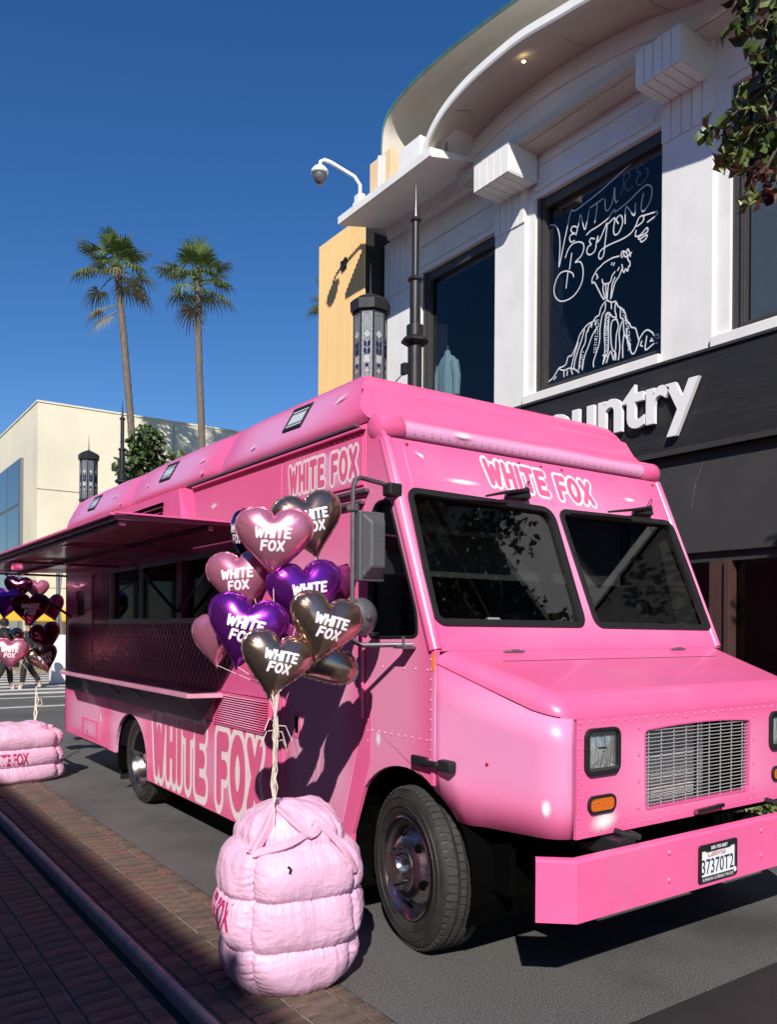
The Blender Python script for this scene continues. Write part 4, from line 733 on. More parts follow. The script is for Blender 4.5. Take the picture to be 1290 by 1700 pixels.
# ---- side panels
def arc(cy,cz,ry,rz,a0,a1,n=18): return [(cy+ry*math.cos(R(a0+(a1-a0)*k/n)),cz+rz*math.sin(R(a0+(a1-a0)*k/n))) for k in range(n+1)]
def side(name,outl,m,holes=(),x=XL,th=.03,**k): return part(name,MB().plate(outl,holes,YZ(x),th),m,bevel=.004,**k)
side('rear_skirt',[(8.335,.385),(9.975,.385),(9.975,.90),(8.335,.90)],M['side'])
side('compartment_door',[(8.62,.43),(9.25,.43),(9.25,.62),(8.62,.62)],M['side'],x=XL-.006,th=.006)
ra=[(8.09,.375)]+arc(7.62,.36,.46,.43,2,178)+[(7.15,.25)]
side('rear_arch_panel',[(8.33,.378)]+ra+[(7.085,.25),(7.085,.90),(8.33,.90)],M['side'])
part('wheel_well',MB().grid([[(x,y,z) for y,z in arc(7.62,.36,.47,.44,-20,200)] for x in (XL+.031,3.1)]).add([(3.1,y,z) for y,z in arc(7.62,.36,.47,.44,-20,200)],[tuple(range(19))]),M['dark'])
side('lettered_skirt',[(7.08,.25),(4.665,.235),(4.665,.90),(7.08,.90)],M['sidemid'])
part('underbody_shade_sheet',MB().box(2.62,2.66,2.75,3.0,.38,.72).box(2.55,4.6,3.72,3.76,.25,.6),M['dark'])  # added black sheets keep the space under the truck dark
part('mud_flap',MB().box(2.52,2.78,8.12,8.13,.10,.42),M['rubber'])
# upper wall with serving hatch
so_=[(4.665,.904),(9.975,.904),(9.975,2.70),(4.665,2.70)]
hole=[(4.98,1.66),(8.22,1.66),(8.22,2.13),(4.98,2.13)]
side('serving_wall',so_,M['sidemid'],[hole,[(9.2,1.72),(9.55,1.72),(9.55,1.98),(9.2,1.98)]])
gal=part('galley',MB().add([(4.28,4.9,1.5),(XL+.04,4.9,1.5),(XL+.04,8.3,1.5),(4.28,8.3,1.5),(4.28,4.9,2.3),(XL+.04,4.9,2.3),(XL+.04,8.3,2.3),(4.28,8.3,2.3)],[(0,1,2,3),(4,7,6,5),(0,3,7,4)]),M['interst'])
obj('counter',MB().box(XL+.05,2.95,4.95,8.25,1.55,1.6),M['interst'],gal)
obj('hood_vent',MB().box(3.6,4.2,5.2,7.6,1.95,2.25),M['interst'],gal,bevel=.02)
fr=MB().plate([(4.94,1.63),(8.26,1.63),(8.26,2.16),(4.94,2.16)],[[(4.99,1.67),(8.21,1.67),(8.21,2.12),(4.99,2.12)]],YZ(XL-.012),.02)
sw=part('serving_hatch_frame',fr,M['steel'],bevel=.004)
obj('mullion',MB().box(XL-.02,XL+.03,6.30,6.42,1.665,2.125),M['quilt'],sw)
obj('mullion',MB().box(XL+.004,XL+.03,7.36,7.40,1.665,2.125),M['steel'],sw)
for a,b in ((5.0,6.29),(6.43,7.35),(7.41,8.2)): obj('sliding_pane',MB().box(XL+.032,XL+.037,a,b,1.67,2.12),M['hatchg'],sw)
part('vent_window',MB().box(XL+.02,XL+.03,9.2,9.55,1.72,1.98),M['black'])
# quilted diamond panel: pillowed diamonds, joined real relief
def quilt(y0,y1,z0,z1,s=.040):
    rows=[];ny=int((y1-y0)/.0133);nz=int((z1-z0)/.0133)
    for j in range(nz+1):
        z=z0+(z1-z0)*j/nz; r=[]
        for i in range(ny+1):
            y=y0+(y1-y0)*i/ny; u=(y+z*.8)/s; v=(y-z*.8)/s; h=abs(math.sin(PI*u*.5))*abs(math.sin(PI*v*.5))
            r.append((XL-.004-.007*h**.7,y,z))
        rows.append(r)
    return MB().grid(rows)
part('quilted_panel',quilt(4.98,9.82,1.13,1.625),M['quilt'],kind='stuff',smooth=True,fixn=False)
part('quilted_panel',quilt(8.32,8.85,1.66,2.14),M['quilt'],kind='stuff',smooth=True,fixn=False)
for ya in (8.86,4.94): part('panel_edge',MB().box(XL-.014,XL-.001,ya,ya+.035,1.14,2.15),M['pinkpl'])
part('black_shade_panel',MB().plate([(9.9,.885),(5.95,.885),(5.66,1.10),(9.9,1.10)],[],YZ(XL-.005),.004),M['gloss_black'])  # black panel; its slanted end paints the edge of the shelf's shadow
# shelf
sh=part('serving_shelf',MB().hexa([(2.18,5.55,1.095),(2.18,9.12,1.095),(XL-.016,9.9,1.095),(XL-.016,5.50,1.095)],[(2.18,5.55,1.125),(2.18,9.12,1.125),(XL-.016,9.9,1.125),(XL-.016,5.50,1.125)]),mat('pale_pink_shelf',(.74,.32,.46),.35,coat=.3,noise=.15,nscale=5),bevel=.004)
for y in (5.95,7.2,7.9,8.8): obj('shelf_bracket',MB().tube([(2.30,y,1.08),(XL-.01,y,.96)],.008,6).box(2.3,XL-.01,y-.008,y+.008,1.07,1.084),M['dsteel'],sh)
part('side_louvre_panel',MB().box(XL-.006,XL-.001,9.3,9.93,.93,1.06),M['black'])
# louvre slats below the shelf end
lv=part('louvre_vent',MB().plate([(4.79,.895),(5.70,.895),(5.70,1.135),(4.79,1.135)],[[(4.82,.91),(5.67,.91),(5.67,1.12),(4.82,1.12)]],YZ(XL-.010),.009),M['sidemid'])
obj('backing',MB().box(XL-.0015,XL-.001,4.82,5.67,.91,1.12),M['dark'],lv)
for k in range(13):
    z=.913+k*.0162; obj('louvre_slat',MB().add([(XL-.003,4.82,z+.011),(XL-.018,4.82,z+.002),(XL-.018,5.67,z+.002),(XL-.003,5.67,z+.011)],[(0,1,2,3)]),M['side'],lv,fixn=False)
part('lit_quilt_patch',MB().plate([(4.68,1.14),(5.55,1.14),(5.10,1.50),(4.68,1.50)],[],YZ(XL-.0165),.002),M['pinkpl'])  # plain pink patch painting the sunlit corner of the quilt beside the awning shadow
# awning and struts
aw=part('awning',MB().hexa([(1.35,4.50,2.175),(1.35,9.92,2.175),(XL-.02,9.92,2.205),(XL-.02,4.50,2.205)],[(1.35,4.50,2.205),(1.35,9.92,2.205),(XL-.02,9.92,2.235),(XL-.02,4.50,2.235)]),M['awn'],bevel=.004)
obj('edge_trim',MB().box(1.325,1.349,4.47,9.94,2.196,2.212).box(1.35,XL-.02,4.472,4.498,2.207,2.218),M['pinkpl'],aw,bevel=.003)
obj('inner_rib',MB().box(1.38,1.42,4.52,9.9,2.15,2.174).box(1.9,1.93,4.52,9.9,2.16,2.188),M['awn'],aw)
for y in (6.0,7.9,9.8): obj('cross_rib',MB().box(1.42,XL-.03,y,y+.03,2.155,2.178),M['awn'],aw)
for (a,b) in (((XL-.03,6.40,1.72),(2.19,6.87,2.17)),((XL-.03,6.32,1.72),(2.40,5.66,2.06)),((XL-.03,9.6,1.70),(1.75,9.75,2.16))):  # second one is added geometry imitating a reflection, the others are struts
    s=part('gas_strut_or_reflection',MB().tube([a,Vector(a).lerp(Vector(b),.55)],.014,8),M['black']); obj('rod',MB().tube([Vector(a).lerp(Vector(b),.55),b],.007,8),M['steel'],s)
# louvre box above the awning
lb=part('upper_vent_box',MB().hexa([(2.375,6.15,2.25),(2.375,9.93,2.25),(XL-.001,9.93,2.25),(XL-.001,6.03,2.25)],[(2.40,6.30,2.69),(2.40,9.93,2.69),(XL-.001,9.93,2.69),(XL-.001,6.12,2.69)]),M['pinkpl'],bevel=.004)
for k in range(5): 
    z=2.43+k*.045; obj('slot',MB().add([(2.397-.0,6.62+.02*k,z-.012),(2.3785+.003*k-.004,6.62,z),(2.3785+.003*k-.004,7.62,z),(2.397,7.62,z-.012)],[(0,1,2,3)]).box(2.372+.003*k,2.3765+.003*k,6.62,7.62,z-.015,z+.012),M['dark'],lb)
    obj('louvre_slat',MB().add([(2.372+.003*k,6.62,z+.022),(2.35+.003*k,6.62,z+.010),(2.35+.003*k,7.62,z+.010),(2.372+.003*k,7.62,z+.022)],[(0,1,2,3)]),M['pinkpl'],lb,fixn=False)
for a in (7.9,8.9): obj('joint',MB().box(2.37,2.374,a,a+.01,2.28,2.66),M['dark'],lb)
# panel seam trims and decal panel
side('decal_panel',[(3.715,2.37),(4.60,2.37),(4.60,2.63),(3.715,2.63)],M['side'],x=XL-.01,th=.009)
part('drip_rail',MB().box(XL-.025,XL-.001,3.70,6.10,2.665,2.68),M['pinkpl'],bevel=.003)
part('drip_rail',MB().box(XL-.03,XL-.001,3.66,4.62,2.325,2.345).box(XL-.03,XL-.001,3.70,4.62,2.265,2.285),M['dsteel'],bevel=.003)
# door
dz=side('cab_door',[(3.732,.26),(4.655,.245),(4.655,2.30),(3.705,2.30),(3.705,1.10),(3.92,.45),(3.95,.26)] and [(3.955,.26),(4.655,.245),(4.655,2.30),(3.705,2.30),(3.705,1.12),(3.93,.45)],M['side'],x=XL-.004)
side('door_header',[(3.705,2.305),(4.66,2.305),(4.66,2.70),(3.705,2.70)],M['sidemid'],x=XL)
obj('door_latch',MB().plate(rrect(4.385,4.475,.93,1.09,.02),[],YZ(XL-.009),.005),M['sidemid'],dz); obj('latch_recess',MB().box(XL-.0105,XL-.0095,4.41,4.45,.96,1.06),M['dark'],dz)
obj('grab_rail',MB().box(XL-.012,XL-.0045,4.60,4.62,.3,2.1),M['sidemid'],dz)
# step panel and cab side
side('step_panel',[(3.72,1.115),(3.70,1.115),(3.70,.30)] and [(3.95,.26),(3.925,.448),(3.70,1.115),(3.63,1.30),(3.63,.90),(3.83,.43),(3.84,.26)],M['hot'],x=XL-.002)
fa=arc(3.34,.43,.475,.475,0,123)
def archz(y): return .43+.475*math.sqrt(max(0,1-((y-3.34)/.475)**2))
ar=arc(3.34,.43,.475,.475,4,122,16)
win=rpoly([(3.21,1.56),(3.655,1.545),(3.655,2.12),(3.47,2.29)],[.06,.07,.10,.05],5); win=rpoly([(3.225,1.555),(3.665,1.545),(3.665,2.16),(3.60,2.27),(3.475,2.265),(3.235,1.68)],[.04,.06,.05,.05,.04,.05],4)
cabo=[(3.83,.26),(3.814,.43)]+ar+[(3.088,.84),(3.088,1.49),(3.545,2.605),(3.70,2.70),(3.70,1.12),(3.63,1.30)] 
cabo=[(3.826,.28)]+ar+[(3.088,.838),(3.088,1.49),(3.535,2.60),(3.60,2.70),(3.70,2.70),(3.70,1.12),(3.70,.95),(3.86,.46)]
cs=side('cab_side',cabo,M['sidemid'],[win])
obj('window_gasket',MB().plate(win,[inset(win,.012)],YZ(XL-.006),.03),M['rubber'],cs)
obj('pane',MB().plate(inset(win,.008),[],YZ(XL+.022),.004),M['wind'],cs)
part('wheel_well',MB().grid([[(x,y,z) for y,z in arc(3.34,.43,.49,.49,-30,205)] for x in (XL+.031,3.15)]).add([(3.15,y,z) for y,z in arc(3.34,.43,.49,.49,-30,205)],[tuple(range(19))]),M['dark'])
part('corner_trim',MB().box(XL-.012,XL+.0,3.075,3.105,.85,1.49),M['fender'],bevel=.004)
part('marker_strip',MB().box(XL-.014,XL-.0125,3.078,3.10,1.40,1.48),M['orange'])
# ---- windscreen wall
def WSF(u,v,d): return wsf(u,v,-d)
gl1=rpoly([(2.56,1.625),(3.575,1.625),(3.575,2.30),(2.545,2.315)],[.07,.07,.08,.06],6); 
gl1=rpoly([(2.50,1.625),(3.555,1.622),(3.575,2.30),(2.53,2.315)],[.06,.06,.09,.06],6)
gl2=rpoly([(3.655,1.620),(4.735,1.612),(4.708,2.315),(3.64,2.30)],[.06,.05,.07,.06],6)
front=part('windscreen_wall',MB().plate([(XL,1.49),(XR,1.49),(XR-.02,2.605),(XL+.015,2.605)],[gl1,gl2],WSF,.035),M['front'],bevel=.006)
for g in (gl1,gl2):
    o=obj('windscreen',MB().plate(inset(g,.004),[],lambda u,v,d:WSF(u,v,d+.012),.005),M['wind'],front)
    obj('rubber_seal',MB().plate(inset(g,-.012),[inset(g,.020)],lambda u,v,d:WSF(u,v,d-.012),.028),M['rubber'],front,bevel=.004)
part('windscreen_pillar',MB().tube([wsf(XL+.018,1.50,-.018),wsf(XL+.03,2.60,-.02)],.034,12),M['front'],smooth=True)
part('windscreen_pillar',MB().tube([wsf(XR-.02,1.50,-.018),wsf(XR-.035,2.60,-.02)],.034,12),M['front'],smooth=True)
part('centre_seam',MB().plate([(3.600,2.33),(3.606,2.33),(3.606,2.6),(3.600,2.6)],[],lambda u,v,d:WSF(u,v,d-.0015),.001),M['pinkpl'])
part('side_flange',MB().plate([(2.56,2.30),(2.575,2.30),(2.575,2.58),(2.56,2.58)],[],lambda u,v,d:WSF(u,v,d-.004),.003),M['front'])
for x in (2.60,3.42,3.60,3.78,4.66): part('clearance_lamp',MB().disc(wsf(x,2.575,.001),(0,-1,.4),.010,10,.008),M['redl'])
# cab interior
inn=part('cab_interior',MB().add([(2.5,3.2,1.0),(4.7,3.2,1.0),(4.7,4.9,1.0),(2.5,4.9,1.0),(2.5,3.6,2.55),(4.7,3.6,2.55),(4.7,4.9,2.55),(2.5,4.9,2.55)],[(0,1,2,3),(4,7,6,5),(2,6,7,3),(1,2,6,5)]),M['inter'],fixn=False)
obj('side_lining',MB().plate([(3.15,1.45),(4.88,1.3),(4.88,2.62),(3.62,2.62)],[],YZ(4.735),.01),M['grey'],inn)
obj('dashboard',MB().hexa([(2.5,3.14,1.3),(4.7,3.14,1.3),(4.7,3.5,1.3),(2.5,3.5,1.3)],[(2.5,3.18,1.58),(4.7,3.18,1.58),(4.7,3.45,1.55),(2.5,3.45,1.55)]),M['black'],inn)
tor=[(4.15+.21*math.cos(2*PI*k/24),3.52+.08*math.sin(2*PI*k/24),1.68+.19*math.sin(2*PI*k/24)) for k in range(25)]
sw_=obj('steering_wheel',MB().tube(tor,.014,8),M['black'],inn,smooth=True); obj('spoke',MB().tube([tor[0],(4.15,3.52,1.68),tor[12]],.012,6).tube([(4.15,3.52,1.68),(4.15,3.3,1.45)],.02,6),M['black'],sw_)
for x in (2.95,4.15):
    s=obj('seat',MB().box(x-.24,x+.24,3.95,4.4,1.0,1.3),M['seatc'],inn,bevel=.05); obj('backrest',MB().box(x-.23,x+.23,4.4,4.52,1.3,1.95),M['seatc'],s,bevel=.05)
obj('fan',MB().lathe([(.07,0),(.075,.01),(.075,.03),(.07,.04)],(4.35,3.35,1.72),'y',20),M['chrome'],inn); obj('sun_visor',MB().box(2.7,3.4,3.55,3.57,2.12,2.3),M['inter'],inn)
obj('dash_paper',MB().box(2.62,2.80,3.17,3.2,1.59,1.65),mat('red_box_print',(.4,.03,.04),.5),inn); obj('dash_gadget',MB().box(2.86,2.95,3.17,3.2,1.59,1.66),M['letter'],inn,bevel=.01)
obj('roof_lining',MB().box(2.6,4.6,3.75,3.78,1.9,2.5),M['grey'],inn); obj('bulkhead_rail',MB().tube([(4.45,3.45,1.62),(4.45,3.55,2.3)],.012,6),M['chrome'],inn)
# ---- hood shell
def z_s(y): return 1.25+(1.43-1.25)*(y-2.6)/.48 if y>2.6 else 1.215+.035*max(0,(y-2.445))/.155
side_l=[(3.085,2.452),(2.95,2.488),(2.8,2.528),(2.58,2.585)]
plan=[(x,y) for y,x in side_l]
for k in range(1,9):
    t=k/8; p0=Vector((2.585,2.58));c_=Vector((2.615,2.450));p1=Vector((2.70,2.445)); q=p0*(1-t)**2+c_*2*t*(1-t)+p1*t*t; plan.append((q.x,q.y))
CX=3.61
full=plan+[(2*CX-x,y) for x,y in plan[::-1]]
n=len(full); nrm=[]
for i in range(n):
    a=Vector(full[max(i-1,0)]);b=Vector(full[min(i+1,n-1)]);t=(b-a).normalized(); nrm.append(Vector((-t.y,t.x)) if True else None)
nrm[0]=Vector((1,0.0)); nrm[-1]=Vector((-1,0))
for i in range(n):
    if nrm[i].dot(Vector((CX-full[i][0],3.4-full[i][1])))<0: nrm[i]=-nrm[i]
def ztop(y): return 1.345+.30*(y-2.60)
ringr=[0,.004,.012,.025,.045,.07,.095]; rows=[]
for d in ringr:
    r=[]
    for i,(x,y) in enumerate(full):
        q=Vector((x,y))+nrm[i]*d
        if i in(0,n-1): q.y=3.085
        f=math.sqrt(max(0,1-(1-d/.095)**2)); zz=z_s(y); r.append((q.x,q.y,zz+(ztop(q.y)-zz)*f))
    rows.append(r)
hb=MB(); hb.grid([[(x,y,z_s(y)-.003) for x,y in full]]+rows); nn=len(full); 
top=rows[-1]; hb.add(top,[tuple(range(nn))])
hood=part('hood',hb,M['hot'],smooth=True,angle=40)
obj('hood_seam',MB().tube([(2.72+.02,2.93,ztop(2.93)+.0005),(4.48,2.93,ztop(2.93)+.0005)],.0025,5),M['dsteel'],hood)
obj('panel_gap',MB().tube([(x-(.003 if x<CX else -.003),y-(.002 if y<2.6 else 0),z_s(y)) for x,y in full[:9]],.0035,5),M['dark'],hood)
for x in (2.93,4.28): 
    h=obj('hood_hinge',MB().box(x-.07,x+.07,3.045,3.06,1.482,1.492).box(x-.03,x+.03,3.04,3.065,1.488,1.498),M['steel'],hood,bevel=.002)
# hood sides
for s in (0,1):
    fx=(lambda x:x) if s==0 else (lambda x:2*CX-x)
    pl_=plan[:4]; rows=[]
    out=[]
    # outline in (y,z): back edge down, arch, bottom, front
    ys=[3.085,3.05,3.0,2.95,2.9,2.86,2.82,2.78,2.68,2.58]
    def xs(y):
        for (x1,y1),(x2,y2) in zip(pl_[:-1],pl_[1:]):
            if y<=y1+1e-6 and y>=y2-1e-6: return x1+(x2-x1)*(y1-y)/(y1-y2)
        return pl_[-1][0]
    def zb(y):
        a=.43+.475*math.sqrt(max(0,1-((y-3.34)/.475)**2)) if y>2.88 else .60
        base=.685+.0*(y); return max(a,.70-.02*(y-2.66)) if y>2.84 else .70
    g=[[(fx(xs(y)),y,z_s(y)-.0) for y in ys]]
    for f in (.75,.5,.25,0): g.append([(fx(xs(y)),y,zb(y)+(z_s(y)-zb(y))*f) for y in ys])
    
    # corner continues
    cpl=plan[3:]
    g2=[[(fx(x),y,z) for x,y in cpl] for z in (.70,.70)]
    m=MB().grid(g); m.grid([[(fx(x),y,.70+(z_s(y)-.70)*f) for x,y in cpl] for f in (1,.75,.5,.25,0)])
    pos={}; nv=[]; mp=[]
    for v in m.v:
        k=(round(v[0],4),round(v[1],4),round(v[2],4))
        if k not in pos: pos[k]=len(nv); nv.append(v)
        mp.append(pos[k])
    m.v=nv; m.f=[tuple(mp[i] for i in f) for f in m.f]
    fd=part('fender',m,M['fender'],smooth=True,angle=50,label='left front fender and nose corner' if s else None)
    fd.modifiers.new('s','SOLIDIFY').thickness=-.006
# nose front with grille opening
NY=2.445
gr=rpoly([(3.185,.765),(4.035,.765),(4.045,1.14),(3.61,1.165),(3.175,1.14)],[.03,.03,.03,.3,.03],5)
hl=[rrect(2.775,2.99,.965,1.16,.035),rrect(2*CX-2.99,2*CX-2.775,.965,1.16,.035)]
nose=part('nose_panel',MB().plate([(2.722,.69),(4.498,.69),(4.498,1.2125),(2.722,1.2125)],[gr]+hl,XZ(NY),.025),M['front'])
part('nose_roll',MB().box(2.73,4.49,NY+.03,NY+.3,.66,.69).box(2.73,4.49,NY+.5,NY+.52,.6,1.2),M['dark'])
obj('grille_frame',MB().plate(gr,[inset(gr,.008)],XZ(NY-.004),.03),M['pinkpl'],nose)
gm=MB()
for k in range(9): x=3.225+k*.096; gm.tube([(x,NY+.012,.768),(x,NY+.012,1.15)],.0028,5)
for k in range(22): z=.785+k*.0172; gm.tube([(3.18,NY+.006,z),(4.04,NY+.006,z)],.0022,5)
obj('grille_wire',gm,mat('bright_wire',(.50,.50,.49),.35,metal=.3),nose,kind='stuff')
part('engine_bay',MB().add([(2.74,2.9,.7),(4.48,2.9,.7),(4.48,2.9,1.2),(2.74,2.9,1.2),(2.74,2.48,.7),(4.48,2.48,.7),(4.48,2.48,1.2),(2.74,2.48,1.2)],[(0,1,2,3),(0,1,5,4),(2,3,7,6),(0,3,7,4),(1,2,6,5)]),M['dark'])
rd=part('radiator',MB().box(3.25,3.82,2.62,2.68,.72,1.12),M['radg'],bevel=.01); fn_=MB()
for k in range(24): fn_.box(3.26,3.81,2.614,2.6195,.735+k*.0158,.742+k*.0158)
obj('radiator_fin',fn_,M['steel'],rd,kind='stuff'); obj('tank',MB().tube([(3.86,2.62,.74),(3.86,2.62,1.12)],.02,8),M['steel'],rd)
obj('badge_bar',MB().tube([(3.555,NY-.018,.715),(3.78,NY-.018,.722)],.012,8).tube([(3.57,NY-.018,.716),(3.57,NY,.716)],.008,6).tube([(3.765,NY-.018,.722),(3.765,NY,.722)],.008,6),M['chrome'],nose,smooth=True)
for s,h in enumerate(hl):
    t=obj('headlight',MB().plate(inset(h,-.007),[inset(h,.010)],XZ(NY-.016),.035),M['rubber'],nose,bevel=.003)
    obj('bezel',MB().plate(inset(h,.012),[inset(h,.026)],XZ(NY-.008),.02),M['chrome'],t)
    cx=sum(p[0] for p in h)/len(h); L=inset(h,.024); cz=1.0625
    rows=[[(cx+(p[0]-cx)*f,NY+.004-.014*(1-f*f),cz+(p[1]-cz)*f) for p in L] for f in (1,.8,.55,.3,.05)]
    lens=obj('lens',MB().grid(rows,True),M['lens'],t,smooth=True); obj('bulb_shade',MB().box(cx-.03,cx+.02,NY-.012,NY-.0095,cz+.012,cz+.02),M['black'],t)
for x0,x1 in ((2.79,2.97),(2*CX-2.97,2*CX-2.79)):
    a=rrect(x0,x1,.79,.87,.035,6); t=obj('turn_signal',MB().plate(a,[inset(a,.012)],XZ(NY-.014),.014),M['rubber'],nose,bevel=.003); obj('lens',MB().plate(inset(a,.011),[],XZ(NY-.011),.01),M['amber'],t,bevel=.004)
# bumper
bpn=[(2.448,2.415),(2.575,2.305),(4.645,2.305),(4.772,2.415)]
bb_=MB()
ins=[(2.475,2.445),(2.592,2.345),(4.628,2.345),(4.745,2.445)]
ins_=lambda z:[(x,y,z) for x,y in ins]
for z0,z1,A in ((.398,.657,None),): 
    rows=[[(x,y,.398) for x,y in bpn],[(x,y,.645) for x,y in bpn],[(x*.75+u*.25,y*.75+v*.25,.655) for (x,y),(u,v) in zip(bpn,ins)],ins_(.658),ins_(.648),[(x*.6+u*.4,y*.6+v*.4,.640) for (x,y),(u,v) in zip(bpn,ins)],[(x*.6+u*.4,y*.6+v*.4,.40) for (x,y),(u,v) in zip(bpn,ins)],[(x,y,.398) for x,y in bpn]]
    bb_.grid(rows)
bu=part('front_bumper',bb_,M['bump'])
for x in (2.95,4.15): obj('bumper_bracket',MB().box(x,x+.1,2.35,2.6,.46,.6),M['under'],bu)
for x in (3.18,3.92):
    for z in (.475,.60): obj('bolt_head',MB().disc((x,2.304,z),(0,-1,0),.014,12,.008),M['bump'],bu,smooth=True)
for x in (2.98,4.2): part('tow_hook',MB().tube([(x,2.5,.70),(x,2.40,.69),(x+.05,2.36,.68),(x+.07,2.42,.68)],.016,8),M['black'],smooth=True)
part('frame_horn',MB().box(2.9,3.02,2.36,2.6,.60,.68),M['black'],bevel=.01)
# licence plate
px0,px1,pz0,pz1=3.388,3.690,.425,.600
def pl2(y): return XZ(y)
lp=obj('licence_plate',MB().plate(rrect(px0+.012,px1-.012,pz0+.012,pz1-.012,.006),[],XZ(2.2985),.002),M['plate'],bu)
fo=rrect(px0,px1,pz0,pz1,.012); fi=rrect(px0+.016,px1-.012,pz0+.024,pz1-.026,.006)
lf=obj('plate_frame',MB().plate(fo,[fi],XZ(2.290),.0075),M['rubber'],lp,bevel=.0015)
obj('frame_header_tab',MB().plate([(px0+.055,pz1-.034),(px1-.055,pz1-.034),(px1-.045,pz1-.024),(px0+.045,pz1-.024)],[],XZ(2.291),.005),M['rubber'],lp)
def txt(body,x0,x1,z0,z1,y,m,name='lettering',off=.0,par=lp,ital=0):
    vs,fs=text_geo(body,1,0,off); return obj(name,MB().add([(x0+(x1-x0)*v[0]+ital*v[1],y,z0+(z1-z0)*v[1]) for v in vs],fs),m,par,fixn=False)
txt('37370T2',px0+.024,px1-.022,pz0+.034,pz0+.104,2.2965,M['plateb'],'plate_number',.004)
txt('California',px0+.07,px1-.09,pz0+.113,pz0+.140,2.2965,M['plater'],'plate_state',0,ital=.006)
txt('SUPERIOR CATERING TRUCKS',px0+.020,px1-.036,pz0+.006,pz0+.020,2.2888,M['letter'],'frame_lettering',.01)
txt('888-708-8887',px0+.085,px1-.085,pz1-.027,pz1-.010,2.2888,M['letter'],'frame_lettering',.012)
obj('plate_sticker',MB().disc((px1-.020,2.2895,pz0+.026),(0,-1,0),.012,14,.001),M['letter'],lp)
# ---- roof: front tube, cap, pillowed side panels
tb=part('roof_front_roll',MB().tube([(XL+.02,3.622,2.668),(XR-.03,3.622,2.668)],.066,18),M['roll'],smooth=True)
for x0,x1 in ((XL+.012,XL+.16),(XR-.16,XR+.0)): obj('roll_end_cap',MB().tube([(x0-.028,3.622,2.668),(x0-.024,3.622,2.668),(x0-.012,3.622,2.668),(x0+.012,3.622,2.668),(x1-.01,3.622,2.668),(x1,3.622,2.668)],[.02,.045,.066,.075,.075,.068],18),M['hot'],tb,smooth=True)
obj('roll_lip',MB().box(XL+.02,XR-.04,3.552,3.56,2.592,2.606),M['dsteel'],tb)
cap=[(3.66,2.72,0),(3.70,2.755,.01),(3.74,2.78,.02),(3.765,2.82,.035),(3.785,2.87,.055),(3.80,2.915,.07),(3.812,2.919,.07),(3.83,2.925,.08),(3.86,2.975,.10),(3.90,3.02,.135),(3.96,3.045,.16),(4.05,3.052,.17)]
def capy(z): return float(np.interp(z,[p[1] for p in cap],[p[0] for p in cap]))
rprof=[(XL-.002,2.705),(XL-.016,2.725),(XL-.018,2.76),(XL+.0,2.82),(XL+.03,2.88),(XL+.06,2.94),(XL+.095,3.0),(XL+.13,3.035),(XL+.18,3.05)]
cap=[(y,z,float(np.interp(z,[p[1] for p in rprof],[p[0] for p in rprof]))-XL-.02) for y,z,i in cap]
part('roof_front_cap',MB().grid([[(XL+.02+i_,y,z),(XL+.05+i_,y-.003,z+.002)]+[(XL+.02+i_+(XR-.05-XL-2*i_)*k/8,y-.004,z+.002) for k in range(1,8)]+[(XR-.06-i_,y-.003,z+.002),(XR-.03-i_,y,z)] for y,z,i_ in cap]),M['hot'],smooth=True,angle=50)
part('cap_seam',MB().tube([(XL+.25,3.811,2.916),(XR-.25,3.811,2.916)],.003,5),M['dsteel'])
segs=[(3.70,5.60),(5.60,7.66),(7.66,9.97)]
prof=[(XL-.002,2.705),(XL-.016,2.725),(XL-.018,2.76),(XL+.0,2.82),(XL+.03,2.88),(XL+.06,2.94),(XL+.095,3.0),(XL+.13,3.035),(XL+.18,3.05)]
for (a,b) in segs:
    rows=[]
    for k in range(15):
        t=k/14; y=a+(b-a)*t; pin=.022*(abs(2*t-1)**6)*(0 if (t<.5 and a<3.8) else 1); 
        sl=(lambda i:(capy(prof[i][1])-3.70) if a<3.8 else 0)
        rows.append([(x+pin*(1 if i<8 else 0),y+((1-t)**3*sl(i)),z-pin*.7) for i,(x,z) in enumerate(prof)])
    o=part('roof_side_panel',MB().grid(rows),M['roofp'],smooth=True,angle=60)
    rows2=[[(2*CX-v[0]-.01,v[1],v[2]) for v in r] for r in rows]; part('roof_side_panel',MB().grid(rows2),M['roofp'],smooth=True,angle=60)
part('roof_skin',MB().box(XL+.17,XR-.20,3.95,9.96,2.9,3.047),M['roofp'])
part('roof_rear_panel',MB().plate([(XL+.01,2.70),(XR-.05,2.70),(XR-.15,3.04),(XL+.14,3.04)],[],XZ(9.955),.02),M['roofp'])
part('roof_lip',MB().box(XL-.03,XL+.01,3.76,6.2,2.690,2.704),M['dsteel'],bevel=.002)
def rp(u,v,d):  # on the sloped roof side: u=y, v=z
    zs=[p[1] for p in prof]; xs_=[p[0] for p in prof]; x=float(np.interp(v,zs,xs_)); return (x-.012+d,u,v)
for y0,y1,sk in ((4.42,4.66,.0),(6.64,6.90,.0),(8.83,9.10,0)):
    o_=[(y0,2.825),(y1,2.83),(y1-.02,2.985),(y0-.02,2.98)]
    w=part('roof_window',MB().plate(o_,[inset(o_,.028)],rp,.025),M['rubber'],bevel=.003); obj('pane',MB().plate(inset(o_,.026),[],lambda u,v,d:rp(u,v,d+.006),.004),mat('pale_roof_pane',(.62,.66,.68),.2,coat=.4) if 'pale_roof_pane' not in bpy.data.materials else bpy.data.materials['pale_roof_pane'],w)
    obj('inner_frame',MB().plate(inset(o_,.045),[inset(o_,.052)],lambda u,v,d:rp(u,v,d+.003),.003),M['steel'],w)
